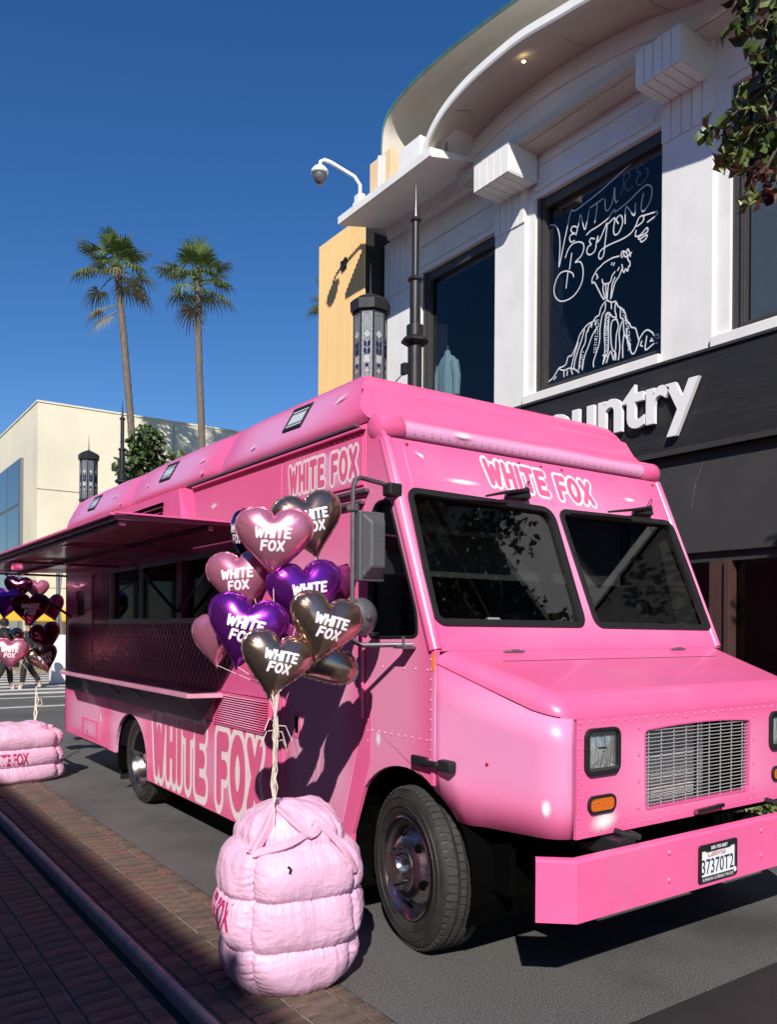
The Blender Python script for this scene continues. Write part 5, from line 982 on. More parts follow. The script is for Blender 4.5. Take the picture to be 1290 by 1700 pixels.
# ---- rivets (small, one joined part per body area)
rv=MB()
def rl(p,q,n,nr,r=.0065):
    p=Vector(p);q=Vector(q)
    for k in range(n): rv.disc(p.lerp(q,k/max(1,n-1)),nr,r,8,.004)
F_=(0,-1,0); S__=(-1,0,0)
rl((2.74,NY-.001,.715),(4.48,NY-.001,.715),26,F_); rl((2.74,NY-.001,1.195),(4.48,NY-.001,1.195),24,F_)
rl((2.735,NY-.001,.74),(2.735,NY-.001,1.17),11,F_); rl((4.485,NY-.001,.74),(4.485,NY-.001,1.17),11,F_)
rl((3.14,NY-.001,.78),(3.14,NY-.001,1.15),4,F_,.010); rl((4.08,NY-.001,.78),(4.08,NY-.001,1.15),4,F_,.010); rl((3.5,NY-.001,1.182),(3.75,NY-.001,1.182),2,F_,.010)
def fs_(y,z): 
    for (x1,y1),(x2,y2) in zip(plan[:3],plan[1:4]):
        if y<=y1+1e-6 and y>=y2-1e-6: return (x1+(x2-x1)*(y1-y)/(y1-y2)-.001,y,z)
    return (2.565,y,z)
def rf(a,b,n,r=.0075):
    for k in range(n): t=k/max(1,n-1); rv.disc(fs_(a[0]+(b[0]-a[0])*t,a[1]+(b[1]-a[1])*t),(-1,-.27,0),r,8,.005)
rf((3.07,1.38),(2.68,1.235),9); rf((3.06,.92),(3.06,1.35),8); rf((3.0,1.03),(2.70,.72),5,.011); rf((2.95,1.2),(2.95,1.1),2,.011); rf((2.72,1.0),(2.72,1.06),2,.011)
rl((XL-.001,3.12,.92),(XL-.001,3.12,1.45),12,S__); rl((XL-.001,3.66,1.0),(XL-.001,3.66,1.5),10,S__); rl((XL-.001,3.15,1.06),(XL-.001,3.62,1.06),9,S__); rl((XL-.001,3.15,1.40),(XL-.001,3.62,1.40),6,S__)
rl((XL-.003,3.74,2.645),(XL-.003,6.1,2.65),44,S__,.006); rl((XL-.001,3.735,2.33),(XL-.001,3.735,2.6),6,S__); rl((XL-.001,7.2,.87),(XL-.001,7.0,.87),2,S__)
for x in range(30): rv.disc(wsf(2.6+x*.07,2.592,.001),(0,-1,.4),.004,6,.003)
for x in range(34): rv.disc((2.6+x*.06,3.545,2.66+.0),(0,-1,0),.004,6,.003)
rl((XL-.001,8.4,.87),(XL-.001,9.9,.87),22,S__); rl((XL-.001,8.4,.41),(XL-.001,9.9,.41),14,S__)
part('rivet',rv,M['side'],kind='stuff',fixn=False)
part('marker_lamp',MB().disc(fs_(2.80,.985),(-1,-.27,0),.013,10,.01),M['redl'])
# latches
lt=part('hood_latch',MB().box(XL-.035,XL-.013,3.11,3.24,.935,.985).box(XL-.045,XL-.02,3.02,3.14,.945,.975),M['rubber'],bevel=.012); obj('latch_strap',MB().box(XL-.03,XL+.02,2.945,3.04,.93,.985),M['rubber'],lt,bevel=.012)
# vertical door hinge
part('door_hinge',MB().tube([(XL-.012,3.70,1.12),(XL-.012,3.70,1.48)],.010,8).box(XL-.010,XL-.004,3.70,3.74,1.2,1.4),M['sidemid'])
# ---- mirrors
mr=part('mirror_arm',MB().tube([(XL+.0,3.44,2.315),(2.38,3.45,2.335),(2.24,3.43,2.345),(2.205,3.42,2.33),(2.19,3.42,2.29),(2.19,3.42,1.57),(2.20,3.415,1.53),(2.235,3.40,1.515),(XL-.005,3.26,1.52)],.0125,10),M['dsteel'],smooth=True)
obj('arm_bracket',MB().box(XL-.06,XL+.02,3.39,3.46,2.27,2.335),M['rubber'],mr,bevel=.01); obj('lower_bracket',MB().box(XL-.08,XL+.0,3.24,3.32,1.50,1.512).tube([(XL-.05,3.28,1.50),(XL-.05,3.28,1.56)],.008,6),M['dsteel'],mr)
for z in (2.19,1.72): obj('clamp',MB().box(2.17,2.215,3.40,3.45,z-.018,z+.018),M['dsteel'],mr,bevel=.006)
def frus(x0,x1,z0,z1,y,dep,ix,iz): return MB().hexa([(x0,y,z0),(x1,y,z0),(x1,y+.05,z0),(x0,y+.05,z0)],[(x0,y,z1),(x1,y,z1),(x1,y+.05,z1),(x0,y+.05,z1)]).hexa([(x0+.01,y-.001,z0+.01),(x1-.01,y-.001,z0+.01),(x1-.01,y-.001,z1-.01),(x0+.01,y-.001,z1-.01)],[(x0+ix,y-dep,z0+iz),(x1-ix,y-dep,z0+iz),(x1-ix,y-dep,z1-iz*.8),(x0+ix,y-dep,z1-iz*.8)])
mh=obj('mirror_housing',frus(2.205,2.355,1.83,2.175,3.38,.055,.035,.07),M['gloss_black'],mr,bevel=.008)
obj('mirror_glass',MB().box(2.215,2.345,3.431,3.434,1.84,2.165),M['chrome'],mh)
cv=obj('convex_mirror',MB().lathe([(0,-.06),(.02,-.058),(.055,-.045),(.085,-.018),(.095,.0),(.09,.012),(0,.012)],(2.245,3.42,1.655),'y',24),M['gloss_black'],mr,smooth=True,angle=50)
obj('centre_bolt',MB().lathe([(0,-.075),(.014,-.07),(.02,-.055)],(2.245,3.42,1.655),'y',10),M['dsteel'],cv)
# ---- wipers
for (xp,x0,x1) in ((3.36,2.78,3.20),(4.47,3.72,4.28)):
    w=part('wiper_arm',MB().tube([wsf(xp,2.375,.05),wsf(xp-.16,2.345,.055),wsf((x0+x1)/2+.05,2.315,.035)],[.012,.010,.006],8).tube([wsf(xp,2.375,.0),wsf(xp,2.375,.06)],.016,8),M['rubber'],smooth=True)
    obj('motor_cover',MB().hexa([wsf(xp-.16,2.33,.005),wsf(xp+.02,2.33,.005),wsf(xp+.02,2.33,.05),wsf(xp-.16,2.33,.03)],[wsf(xp-.14,2.362,.005),wsf(xp+.03,2.38,.005),wsf(xp+.03,2.38,.05),wsf(xp-.14,2.36,.03)]),M['black'],w,bevel=.006)
    obj('blade',MB().tube([wsf(x0,2.285,.022),wsf(x1,2.30,.022)],.0075,6),M['rubber'],w); obj('washer_hose',MB().tube([wsf(xp-.02,2.36,.06),wsf(xp+.02,2.42,.07),wsf(xp+.03,2.43,.05),wsf(xp+.01,2.39,.02)],.0035,6),M['rubber'],w,smooth=True)
part('antenna',MB().tube([(XR-.01,3.30,2.40),(XR+.03,3.30,2.56),(XR+.12,3.30,2.73)],.0035,6),M['black'])
part('fuel_flap_latch',MB().box(XL-.012,XL-.006,9.0,9.03,.47,.50),M['steel'])
# ---- lettering
def decal(par,mapf,scale,gap=.36,shear=0,step=.02,r1=.135,r2=.26,dd=(.0012,.0024),sx=1.0,wob=.02):
    st,wd=word('WHITE FOX',gap,shear,wob); st=[[(a*sx,b) for a,b in s] for s in st]
    for r,d,m,nm in ((r2,dd[0],M['decalp'],'lettering_outline'),(r1,dd[1],M['decalh'],'lettering')):
        vs,fs=ink(st,r,step); obj(nm,MB().add([mapf(a,b,d) for a,b in vs],fs),m,par,fixn=False)
    return wd*sx
ls=[o for o in T.children if o.name=='lettered_skirt'][0]
W_=word('WHITE FOX',.44)[1]
k_=(2.14)/(W_*1.0+.5); zs_=.40
decal(ls,lambda a,b,d:(XL-d,7.02-(a+.25)*k_,.385+b*zs_-.0*a),1,.44,0,.022,.175,.325)
dp=[o for o in T.children if o.name=='decal_panel'][0]; W2=word('WHITE FOX',.38)[1]; k2=.80/(W2+.5)
decal(dp,lambda a,b,d:(XL-.010-d,4.555-(a+.25)*k2,2.435+b*.135+a*.0),1,.38,0,.03,.15,.29)
k3=.90/(W2+.5)
decal(front,lambda a,b,d:wsf(3.11+(a+.25)*k3,2.425+b*.125-.006*a,d),1,.38,0,.03,.15,.29)
# printed gloss marks of the wrap
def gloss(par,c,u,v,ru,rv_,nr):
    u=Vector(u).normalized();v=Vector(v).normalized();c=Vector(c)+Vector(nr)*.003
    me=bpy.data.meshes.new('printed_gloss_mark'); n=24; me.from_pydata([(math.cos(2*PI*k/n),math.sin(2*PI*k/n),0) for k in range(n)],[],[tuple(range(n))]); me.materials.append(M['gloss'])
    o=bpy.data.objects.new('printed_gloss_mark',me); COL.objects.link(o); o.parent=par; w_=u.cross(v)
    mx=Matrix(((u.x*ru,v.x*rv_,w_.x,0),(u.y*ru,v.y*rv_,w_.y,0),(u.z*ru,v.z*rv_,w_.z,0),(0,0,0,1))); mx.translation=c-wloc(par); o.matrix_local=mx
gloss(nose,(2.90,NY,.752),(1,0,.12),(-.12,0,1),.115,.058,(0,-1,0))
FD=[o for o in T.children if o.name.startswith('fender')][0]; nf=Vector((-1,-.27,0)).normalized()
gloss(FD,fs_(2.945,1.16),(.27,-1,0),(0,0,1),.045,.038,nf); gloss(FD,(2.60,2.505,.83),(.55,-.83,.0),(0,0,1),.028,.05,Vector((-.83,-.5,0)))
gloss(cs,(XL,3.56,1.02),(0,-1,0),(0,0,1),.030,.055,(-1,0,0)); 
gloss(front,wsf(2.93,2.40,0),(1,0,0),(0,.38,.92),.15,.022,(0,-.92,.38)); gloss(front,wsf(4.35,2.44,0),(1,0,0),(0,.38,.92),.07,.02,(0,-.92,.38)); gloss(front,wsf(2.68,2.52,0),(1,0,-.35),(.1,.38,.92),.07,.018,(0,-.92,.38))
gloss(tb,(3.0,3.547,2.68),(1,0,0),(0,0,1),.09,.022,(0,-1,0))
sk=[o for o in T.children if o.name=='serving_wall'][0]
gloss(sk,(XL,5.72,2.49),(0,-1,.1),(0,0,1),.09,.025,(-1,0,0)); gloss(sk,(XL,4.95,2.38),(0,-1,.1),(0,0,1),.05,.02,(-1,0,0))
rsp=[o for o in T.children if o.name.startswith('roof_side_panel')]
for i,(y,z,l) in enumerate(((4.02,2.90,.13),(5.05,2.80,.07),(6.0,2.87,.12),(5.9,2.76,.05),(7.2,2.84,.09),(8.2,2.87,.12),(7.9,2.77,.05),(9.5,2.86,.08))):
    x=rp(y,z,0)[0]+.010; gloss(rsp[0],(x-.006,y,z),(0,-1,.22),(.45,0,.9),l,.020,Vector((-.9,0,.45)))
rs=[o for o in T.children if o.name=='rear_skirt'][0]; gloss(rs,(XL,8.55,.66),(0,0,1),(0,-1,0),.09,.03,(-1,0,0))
# ---- wheels
def wheel(loc,rotz,front_,lab=None):
    w=bpy.data.objects.new('wheel',None); COL.objects.link(w); w.parent=T; w.location=Vector(loc)-T.location; w.rotation_euler=(0,0,rotz)
    if lab: w['label']=lab
    def P_(name,mb,m,**k): o=obj(name,mb,m,local=True,**k); o.parent=w; return o
    hw=.112
    pr=[(.245,-hw+.02),(.262,-hw+.004),(.285,-hw-.004),(.33,-hw-.012),(.36,-hw-.006),(.383,-hw+.010),(.396,-hw+.030),(.400,-hw+.05)]
    for g in (-.045,0,.045): pr+= [(.400,g-.007),(.390,g-.004),(.390,g+.004),(.400,g+.007)]
    pr+=[(.400,hw-.05),(.396,hw-.03),(.383,hw-.01),(.36,hw+.006),(.33,hw+.012),(.285,hw),(.245,hw-.02)]
    P_('tyre',MB().lathe(pr,(0,0,0),'x',72),M['tyre'],smooth=True,angle=50)
    tr=MB(); n=64
    for k in range(n):
        a=2*PI*k/n
        for j,(x0,x1) in enumerate(((-.088,-.054),(-.037,-.008),(.008,.037),(.054,.088))):
            aa=a+(j%2)*PI/n; da=PI/n*.80; ts=.22/ n*6
            pts=[]
            for rr in (.397,.4045):
                for (x,s) in ((x0,-1),(x1,-1),(x1,1),(x0,1)):
                    r2=rr-(.004 if (j in(0,3) and abs(x)>.08) else 0); an=aa+da*s+(ts*.25 if x==x1 else 0); pts.append((x,r2*math.cos(an),r2*math.sin(an)))
            tr.hexa(pts[:4],pts[4:])
        for s in (-1,1): 
            an=a; tr.hexa([(s*.100,.386*math.cos(an-.03),.386*math.sin(an-.03)),(s*.088,.396*math.cos(an-.03),.396*math.sin(an-.03)),(s*.088,.396*math.cos(an+.03),.396*math.sin(an+.03)),(s*.100,.386*math.cos(an+.03),.386*math.sin(an+.03))],[(s*.104,.390*math.cos(an-.03),.390*math.sin(an-.03)),(s*.09,.402*math.cos(an-.03),.402*math.sin(an-.03)),(s*.09,.402*math.cos(an+.03),.402*math.sin(an+.03)),(s*.104,.390*math.cos(an+.03),.390*math.sin(an+.03))])
    P_('tread_block',tr,M['tread'],kind='stuff',fixn=True)
    P_('raised_ring',MB().lathe([(.300,-hw-.0085),(.303,-hw-.0125),(.306,-hw-.0085)],(0,0,0),'x',64).lathe([(.345,-hw-.0115),(.348,-hw-.014),(.351,-hw-.0095)],(0,0,0),'x',64),M['tyre'],smooth=True)
    if front_:
        rim=[(.250,-hw+.012),(.256,-hw-.004),(.248,-hw-.008),(.238,-hw+.004),(.225,-hw+.03),(.215,-hw+.05),(.195,-hw+.035),(.165,-hw-.0),(.135,-hw-.018),(.115,-hw-.022)]
        P_('rim',MB().lathe(rim,(0,0,0),'x',56),M['chrome'],smooth=True,angle=60)
        for k in range(6):
            a=R(60*k+15); P_('hand_hole',MB().disc((-hw+.005-.008,.178*math.cos(a),.178*math.sin(a)),(-1,.5*math.cos(a),.5*math.sin(a)),.023,14,.002),M['dark'])
        P_('hub',MB().lathe([(.118,-hw-.020),(.112,-hw-.028),(.075,-hw-.03),(.07,-hw-.075),(.062,-hw-.085),(0,-hw-.088)],(0,0,0),'x',32),M['chrome'],smooth=True,angle=40)
        for k in range(8):
            a=R(45*k+10); P_('lug_nut',MB().tube([(-hw-.026,.094*math.cos(a),.094*math.sin(a)),(-hw-.060,.094*math.cos(a),.094*math.sin(a)),(-hw-.066,.094*math.cos(a),.094*math.sin(a))],[.015,.013,.008],6),M['chrome'])
    else:
        rim=[(.250,-hw+.012),(.256,-hw-.004),(.248,-hw-.008),(.236,-hw+.006),(.225,-hw+.04),(.205,-hw+.10),(.185,-hw+.125),(.12,-hw+.135),(.10,-hw+.12),(.07,-hw+.10),(.06,-hw+.04),(0,-hw+.035)]
        P_('rim',MB().lathe(rim,(0,0,0),'x',56),M['chrome'],smooth=True,angle=60)
        for k in range(8): a=R(45*k); P_('lug_nut',MB().tube([(-hw+.13,.15*math.cos(a),.15*math.sin(a)),(-hw+.10,.15*math.cos(a),.15*math.sin(a))],.013,6),M['chrome'])
        P_('inner_tyre',MB().lathe([(.25,.16),(.36,.15),(.40,.18),(.40,.33),(.36,.36),(.2,.36)],(0,0,0),'x',48),M['tyre'],smooth=True)
    return w
wheel((2.575,3.31,.402),R(-9),True,'front left wheel in the photo, turned slightly, with a polished hub')
wheel((4.64,3.31,.402),R(180-9),True)
wheel((2.60,7.44,.402),0,False,'rear dual wheel with a deep dished bright rim'); wheel((4.62,7.44,.402),R(180),False)
# ================================================================ BALLOONS
def heart(n=120):
    pts=[]
    for k in range(n):
        t=2*PI*k/n; x=16*math.sin(t)**3; y=13.6*math.cos(t)-4.4*math.cos(2*t)-1.5*math.cos(3*t)-.5*math.cos(4*t); pts.append((x/32,(y*1.06+1.2)/32))
    return pts
HP=heart(144); HA=[math.atan2(p[1],p[0]) for p in HP]; HR=[math.hypot(*p) for p in HP]
srt=sorted(zip(HA,HR)); HAs=[a for a,_ in srt]; HRs=[r for _,r in srt]
def hr(a): return float(np.interp(a,HAs,HRs,period=2*PI))
# inflated shape: solve a membrane over the heart outline, thickness follows the square root of its sag
NG=140; gs=1.3/NG; gxx=-.65+np.arange(NG)*gs; GX,GY=np.meshgrid(gxx,gxx)
AN=np.arctan2(GY,GX); INS=np.hypot(GX,GY)<np.interp(AN.ravel(),HAs,HRs,period=2*PI).reshape(AN.shape)
U=np.zeros((NG,NG))
for it in range(3500):
    U[1:-1,1:-1]=np.where(INS[1:-1,1:-1],.25*(U[:-2,1:-1]+U[2:,1:-1]+U[1:-1,:-2]+U[1:-1,2:]+gs*gs),0)
def samp(x,y):
    fx=(x+.65)/gs; fy=(y+.65)/gs; i=int(fx);j=int(fy); fx-=i; fy-=j
    return (U[j,i]*(1-fx)+U[j,i+1]*fx)*(1-fy)+(U[j+1,i]*(1-fx)+U[j+1,i+1]*fx)*fy
UM=math.sqrt(U.max())
def hh(a,r,side=-1,seed=0):
    if r>=1: return 0
    R0=hr(a); base=.235*(math.sqrt(max(0,samp(R0*r*math.cos(a),R0*r*math.sin(a))))/UM)**.95*min(1,((1-r)/.06)**.5)
    notch=0
    wr=.014*math.sin(a*40+seed+1.8*math.sin(a*7+seed))*max(0,(r-.70)/.30)**1.6+.004*math.sin(a*13+seed*2)*max(0,(r-.4)/.6)**2
    return base*(1-notch)+wr*(1-r**6)
def balloon(c,size,mt,look,roll,yaw,pitch,lab,tie,grp,prt=True,seed=0,strg=True,plain=False):
    t=thing('heart_balloon',lab,'balloon',c,grp)
    c=Vector(c)
    base=math.atan2(c.y-look[1],c.x-look[0])-PI/2  # front -Y faces the look point
    rot=Matrix.Rotation(base+R(yaw),4,'Z')@Matrix.Rotation(R(pitch),4,'X')@Matrix.Rotation(R(roll),4,'Y')
    t.rotation_euler=rot.to_euler()
    rr=[0,.12,.25,.38,.5,.6,.7,.78,.85,.90,.94,.97,.99,1.0]
    mb=MB(); n=len(HP)
    for sd_ in (-1,1):
        rows=[[(HP[k][0]*r*size,sd_*hh(HA[k],r,sd_,seed)*size,HP[k][1]*r*size) for k in range(n)] for r in rr]
        mb.grid(rows,True)
    mb.grid([[(HP[k][0]*size,0,HP[k][1]*size) for k in range(n)],[(HP[k][0]*size*(1.035+.006*math.sin(k*1.7)),.004*size*math.sin(k*.9),HP[k][1]*size*(1.035+.006*math.sin(k*1.7))) for k in range(n)]],True)
    import bmesh
    o=obj('foil',mb,M[mt],local=True,smooth=True,angle=75,fixn=False); o.parent=t
    b=bmesh.new(); b.from_mesh(o.data); bmesh.ops.remove_doubles(b,verts=b.verts,dist=1e-5); bmesh.ops.recalc_face_normals(b,faces=b.faces); b.to_mesh(o.data); b.free()
    if prt:
        st1,w1=word('WHITE',.30,.12,.03); st2,w2=word('FOX',.30,.12,.03)
        k=.44/w1; st=[[((a-w1/2)*k,b*.115+.03) for a,b in s] for s in st1]+[[((a-w2/2)*k,b*.115-.135) for a,b in s] for s in st2]
        vs,fs=ink(st,.0165,.008,merge=False)
        def up_(a,b):
            rad=math.hypot(a,b); an=math.atan2(b,a); r=rad/hr(an); return (a*size,-(hh(an,min(r,.98),-1,seed)+.006)*size,b*size)
        for side_ in ((-1,) ):
            p=obj('printed_words',MB().add([up_(a,b) for a,b in vs],fs),M['print'],local=True,fixn=False,smooth=True); p.parent=t
    if strg:
        bot=(rot@Vector((0,0,-.47*size))); e=Vector(tie)-c; gp=e+Vector((random.uniform(-.02,.03),random.uniform(0,.05),random.uniform(.09,.16))); m=gp if bot.z>gp.z else bot.lerp(e,.5)
        inv=rot.to_3x3().inverted(); s=obj('string',MB().tube([inv@bot,inv@m,inv@e],.0016,5),M['ribbon'],local=True,smooth=True); s.parent=t
    return t
def cray2(px,py,t): return cray(px,py,t)
TIE=cray2(458,1190,3.62)
NB=[(513,868,.335,4.12,'foil_bronze',-14,14,0,'tilted bronze heart balloon at the top of the near bunch behind the pink one',True),
(415,888,.30,4.14,'foil_navy',4,-62,0,'navy heart balloon seen edge-on at the left behind the topmost pink balloon',True),
(455,896,.335,3.86,'foil_pink',2,-6,6,'topmost pink heart balloon of the near bunch facing the viewer',True),
(401,962,.315,4.02,'foil_pink',-6,-16,4,'pale pink heart balloon at the left of the near bunch, above the purple one',True),
(507,985,.34,3.95,'foil_purple',-8,16,8,'purple heart balloon in the middle of the near bunch, just right of centre',True),
(408,1045,.345,3.80,'foil_purple',14,-8,2,'purple heart balloon at the lower left of the near bunch',True),
(356,1058,.27,4.02,'foil_pink',-8,-50,0,'pink heart balloon edge peeking out behind the lower left purple one',False),
(538,1040,.325,3.74,'foil_bronze',14,20,4,'bronze heart balloon at the right of the near bunch beside the round mirror',True),
(458,1100,.305,3.66,'foil_bronze',12,14,-4,'lowest bronze heart balloon of the near bunch, above the strings',True),
(540,1095,.29,3.98,'foil_bronze',60,10,-10,'bronze heart balloon lying on its side below the round mirror',False),
(492,1050,.28,4.06,'foil_magenta',4,0,0,'magenta heart balloon hidden in the middle of the near bunch',False),
(556,975,.26,4.18,'foil_magenta',0,45,0,'magenta heart balloon edge behind the middle right purple one',False)]
for i,(px,py,s,t_,m_,ro,ya,pi_,lab,pr) in enumerate(NB):
    balloon(cray2(px,py,t_),s*1.07,m_,(0,0),ro,ya,pi_,lab,TIE,'heart balloons of the near bunch',pr,i*1.7)
knot=MB()
BT=cray2(455,1335,3.60); rn=random.Random(4)
for k in range(7):
    a=TIE+Vector((rn.uniform(-.01,.01),rn.uniform(-.01,.01),rn.uniform(-.02,.06))); m_=[a.lerp(BT,u)+Vector((rn.uniform(-.014,.014),rn.uniform(-.014,.014),0)) for u in (.2,.4,.6,.8)]
    knot.tube([a]+m_+[BT],.0021,5)
for k in range(9):
    u=rn.uniform(.0,1); a=TIE.lerp(BT,u); d=Vector((rn.uniform(-.08,.08),rn.uniform(-.05,.05),rn.uniform(-.06,.03))); knot.tube([a,a+d*.6+Vector((0,0,.02)),a+d+Vector((0,0,-.03))],.0022,5)
knot.tube([TIE+Vector((-.003,0,.0)),TIE+Vector((.004,0,-.05)),TIE+Vector((-.004,0,-.11)),TIE+Vector((.002,0,-.17))],[.006,.011,.008,.006],7)
tag(obj('ribbon',knot,M['ribbon'],smooth=True),'twisted cream ribbon tying the near bunch of balloons to the pink bag','ribbon')
FT=cray2(60,1145,9.55)
FB=[(18,1083,.34,9.15,'foil_pink',2,-10,0,'pink heart balloon at the front of the far bunch',True),(72,1093,.31,9.35,'foil_bronze',-18,20,0,'bronze heart balloon at the lower right of the far bunch with white words',True),
(76,1056,.33,9.5,'foil_wine',-12,25,0,'dark red heart balloon at the right middle of the far bunch',False),(50,1010,.36,9.2,'foil_wine',0,0,6,'large dark red heart balloon in the middle of the far bunch with faint words',True),
(10,1000,.34,9.4,'foil_purple',8,-30,0,'dark purple heart balloon at the left edge of the far bunch',False),(86,1008,.30,9.7,'foil_wine',-14,30,0,'dark red heart balloon at the upper right of the far bunch',False),
(62,978,.24,9.8,'foil_pink',0,10,0,'small bright pink heart balloon top peeking above the far bunch',False),(30,975,.28,9.6,'foil_wine',6,-14,0,'dark red heart balloon at the top left of the far bunch',False),(18,1058,.26,9.8,'foil_bronze',4,-20,0,'bronze heart balloon behind the front pink one in the far bunch',False)]
for i,(px,py,s,t_,m_,ro,ya,pi_,lab,pr) in enumerate(FB):
    balloon(cray2(px,py,t_),s*1.1,m_,(0,0),ro,ya,pi_,lab,FT,'heart balloons of the far bunch',pr,i*1.3)
FBT=cray2(58,1200,9.2); kn=MB()
for k in range(4): kn.tube([FT,FT.lerp(FBT,.35)+Vector((rn.uniform(-.03,.03),0,0)),FT.lerp(FBT,.7)+Vector((rn.uniform(-.02,.02),0,0)),FBT],.0045,5)
kn.tube([FT.lerp(FBT,.3),FT.lerp(FBT,.35)+Vector((.06,0,.02)),FT.lerp(FBT,.45)+Vector((.07,0,0)),FT.lerp(FBT,.5)],.004,5)
tag(obj('ribbon',kn,M['ribbon'],smooth=True),'cream ribbon tying the far bunch of balloons to the far bag','ribbon')
# ================================================================ PUFFER BAGS
def noise1(x,y,s):
    from mathutils import noise
    return noise.noise(Vector((x,y,s)))
def puffer(name,loc,rotz,W,D,H,rows_,lab,seed,lean=0,dome=.16,barrel=False):
    t=bpy.data.objects.new(name,None); COL.objects.link(t); t.location=loc; t.rotation_euler=(0,0,rotz); t['label']=lab; t['category']='bag'; t['group']='giant pink puffer bags anchoring the balloons'
    NU,NV=320,190; side_f=.76; g=[]
    for j in range(NV+1):
        v=j/NV
        if v<side_f:
            h=v/side_f; zz=h*rows_; fr=zz-math.floor(zz); sd_=min(fr,1-fr)*H*side_f/rows_
            if h<.001 : sd_=.0
            puff=abs(math.sin(PI*zz))**.5; rad=(.87+.13*puff)*(float(np.interp(h,[0,.2,.4,.7,.9,1],[.80,.94,1.03,1.04,.99,.93])) if barrel else 1); 
            if h<.10: rad*=.88+.12*math.sin(h/.10*PI/2)
            if h>.9: rad*=1-.08*((h-.9)/.1)**2
            z=h*H*(1-dome); top=0
        else:
            q=(v-side_f)/(1-side_f); rad=(.755 if barrel else .86*.92)*math.cos(q*PI/2)**(.85 if barrel else .7) if q<1 else 0; z=H*(1-dome)+H*dome*math.sin(q*PI/2)**.8; sd_=q*.3; puff=1; top=q
        r=[]
        for k in range(NU):
            a=2*PI*k/NU; ca,sa=math.cos(a),math.sin(a); e=3.0 if barrel else 3.8
            R0=(abs(ca)**e+abs(sa)**e)**(-1/e)
            # vertical seams at the four corners
            dc=min(abs(((a-R(45)+R(45)+PI*4)%(PI/2))-PI/4),9); sv=dc*.45
            pin=.07*math.exp(-(dc/.06)**1.3)*(1-top)
            if top<=0: pin*=(.55+.45*puff)
            f=rad*(1-pin)
            x=ca*R0*f*W/2; y=sa*R0*f*D/2
            w=0
            w+=.013*(abs(noise1(a*22+seed+z*6,z*4,seed))-.2)*math.exp(-sd_/.05)*(1-top)+.006*noise1(a*60,z*8+a*5,seed+2)*math.exp(-sd_/.022)*(1-top)            # pleats running off horizontal seams
            w+=.016*(abs(noise1(a*5+z*9,z*34+seed,seed+5))-.2)*math.exp(-sv/.07)*(1-top)              # pleats off vertical seams
            w+=.022*noise1(a*1.6+z*3,z*4+seed,seed+9)+.005*noise1(a*6+z*9,z*7-a*3,seed+3)+.018*min(1,dc/.35)**.6*(1 if top<=0 else 1-top)
            L=math.hypot(x,y)+1e-6; x+=x/L*w; y+=y/L*w
            zz_=z+(.02*noise1(x*7,y*7,seed)+.008*noise1(x*20+y*12,y*22,seed) if top>0 else .006*noise1(a*3,z*5,seed+1))-((.012 if barrel else .05)*math.exp(-((top-.30)/.10)**2) if top>0 else 0)
            r.append((x+lean*z,y,max(zz_,.0)))
        g.append(r)
    mb=MB().grid(g,True); mb.add(g[0],[tuple(range(NU))]); o=obj('padding',mb,M['bag'],local=True,smooth=True,angle=180,fixn=True); o.parent=t
    return t
def strap_geo(pts,w,th=.012,n=8):
    P_=spl3([Vector(p) for p in pts],n*len(pts)); mb=MB(); rows=[]
    for i,p in enumerate(P_):
        d=(P_[min(i+1,len(P_)-1)]-P_[max(i-1,0)]).normalized(); s=d.cross(Vector((.3,-.8,.35))).normalized()*w/2; u=d.cross(s).normalized()*th
        rows.append([p+s,p+s*.7+u,p-s*.7+u,p-s,p-s*.7-u,p+s*.7-u])
    return mb.grid(rows,True)
nb=puffer('puffer_bag',(1.80,3.34,0),R(-12),.60,.53,.82,3,'giant pale pink puffer bag standing on the bricks beside the truck front wheel',2.0,.02,dome=.21,barrel=True)
def W2L(o,p): return o.matrix_basis.inverted()@Vector(p)
nb.matrix_basis=Matrix.Translation(nb.location)@Matrix.Rotation(nb.rotation_euler.z,4,'Z')
bpy.context.view_layer.update()
def hug(o,p,off=.014):
    """let a strap point rest on the bag if the bag lies just in front of or behind it"""
    pad=[c for c in o.children if c.name.startswith('padding')][0]; inv=pad.matrix_world.inverted(); O=Vector((0,0,1.6)); dr=(Vector(p)-O)
    ok,h,n_,i=pad.ray_cast(inv@O,(inv.to_3x3()@dr).normalized())
    if not ok: return Vector(p)
    h=pad.matrix_world@h; return h-dr.normalized()*off if (h-Vector(p)).length<.35 else Vector(p)
def sub(o,name,mb,m,**k):
    inv=Matrix.Translation(o.location)@Matrix.Rotation(o.rotation_euler.z,4,'Z'); inv=inv.inverted(); mb.v=[tuple(inv@Vector(v)) for v in mb.v]; q=obj(name,mb,m,local=True,**k); q.parent=o; return q
for P_ in ([cray2(412,1415,3.32),cray2(430,1385,3.40),cray2(452,1340,3.55),cray2(462,1336,3.58)],[cray2(424,1412,3.30),cray2(445,1375,3.40),cray2(458,1338,3.55)],
           [cray2(455,1336,3.56),cray2(485,1362,3.50),cray2(515,1385,3.42),cray2(528,1372,3.44),cray2(480,1400,3.36),cray2(440,1412,3.30),cray2(418,1418,3.27)],
           [cray2(520,1362,3.50),cray2(550,1385,3.42),cray2(575,1415,3.40),cray2(590,1443,3.42)]):
    sub(nb,'strap',strap_geo([hug(nb,p) for p in P_],.036,.010),M['strap'],smooth=True)
sub(nb,'cord_lock',MB().tube([hug(nb,cray2(x_,y_,3.2),.004) for x_,y_ in ((478,1438),(483,1443),(481,1450))],.006,6),M['black'])
fb=puffer('puffer_bag',(1.74,9.18,0),R(8),.92,.55,.60,3,'low wide pink puffer bag with raspberry lettering beneath the far balloons',7.0,.0,.12)
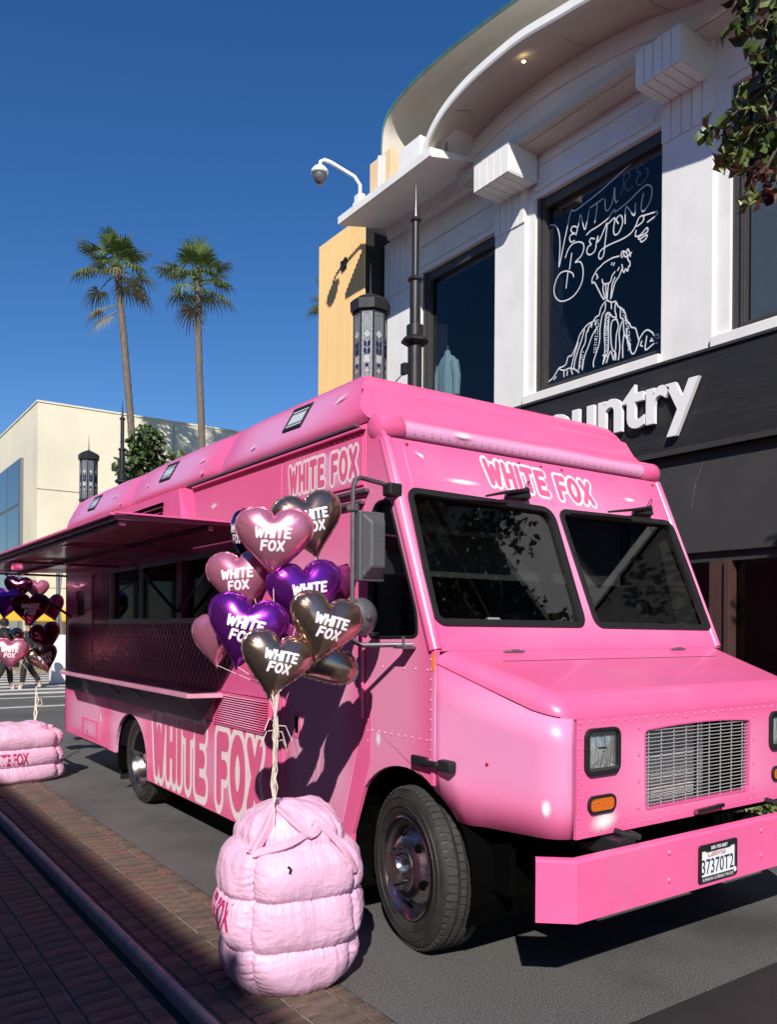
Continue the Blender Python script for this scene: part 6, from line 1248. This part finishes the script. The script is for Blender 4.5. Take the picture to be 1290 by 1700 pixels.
for P_ in ([cray2(32,1222,8.95),cray2(45,1208,9.05),cray2(58,1197,9.2)],[cray2(50,1216,8.95),cray2(58,1198,9.2)],[cray2(58,1197,9.2),cray2(70,1208,9.1),cray2(84,1218,9.0)]):
    sub(fb,'strap',strap_geo(P_,.05,.014),M['strap'],smooth=True)
# raspberry letters on the bags: draped on the front faces
def bagtext(o,body,x0,x1,z0,z1,face,W,D):
    vs,fs=text_geo(body,1,0,.03); dg=bpy.context.evaluated_depsgraph_get()
    pad=[c for c in o.children if c.name.startswith('padding')][0]; nv=[]
    for v in vs:
        if face=='front': x=x0+(x1-x0)*v[0]; z=z0+(z1-z0)*v[1]; org=Vector((x,-2,z)); d=Vector((0,1,0))
        else: y=x0+(x1-x0)*v[0]; z=z0+(z1-z0)*v[1]; org=Vector((-2,y,z)); d=Vector((1,0,0))
        ok,p,nn,i=pad.ray_cast(org,d); p=p-d*.004 if ok else org+d*(2-D/2); nv.append(p)
    q=obj('lettering',MB().add(nv,fs),M['bagtext'],local=True,fixn=False); q.parent=o
bpy.context.view_layer.update()
bagtext(nb,'WHITE FOX',.20,-.15,.30,.42,'left',.59,.52); bagtext(fb,'WHITE FOX',-.36,.06,.20,.32,'front',.92,.55)

mb_=M['bag']; n_=mb_.node_tree; P__=n_.nodes['Principled BSDF']; tc_=n_.nodes.new('ShaderNodeTexCoord'); h_=None
for sc_,st_,dist_,stren in ((5,(1,1,1.7),1.4,.50),(26,(1.8,1.8,.5),.8,.22),(9,(.9,.9,1.4),2.2,.20)):
    mp_=n_.nodes.new('ShaderNodeMapping'); mp_.inputs['Scale'].default_value=st_; n_.links.new(tc_.outputs['Object'],mp_.inputs[0])
    t_=n_.nodes.new('ShaderNodeTexNoise'); t_.inputs['Scale'].default_value=sc_; t_.inputs['Distortion'].default_value=dist_; t_.inputs['Detail'].default_value=3; n_.links.new(mp_.outputs[0],t_.inputs['Vector'])
    s_=n_.nodes.new('ShaderNodeMath'); s_.operation='SUBTRACT'; s_.inputs[1].default_value=.5; n_.links.new(t_.outputs['Fac'],s_.inputs[0]); q_=n_.nodes.new('ShaderNodeMath'); q_.operation='ABSOLUTE'; n_.links.new(s_.outputs[0],q_.inputs[0])
    b_=n_.nodes.new('ShaderNodeBump'); b_.inputs['Strength'].default_value=stren; b_.inputs['Distance'].default_value=.02; n_.links.new(q_.outputs[0],b_.inputs['Height'])
    if h_: n_.links.new(h_.outputs[0],b_.inputs['Normal'])
    h_=b_
n_.links.new(h_.outputs[0],P__.inputs['Normal'])
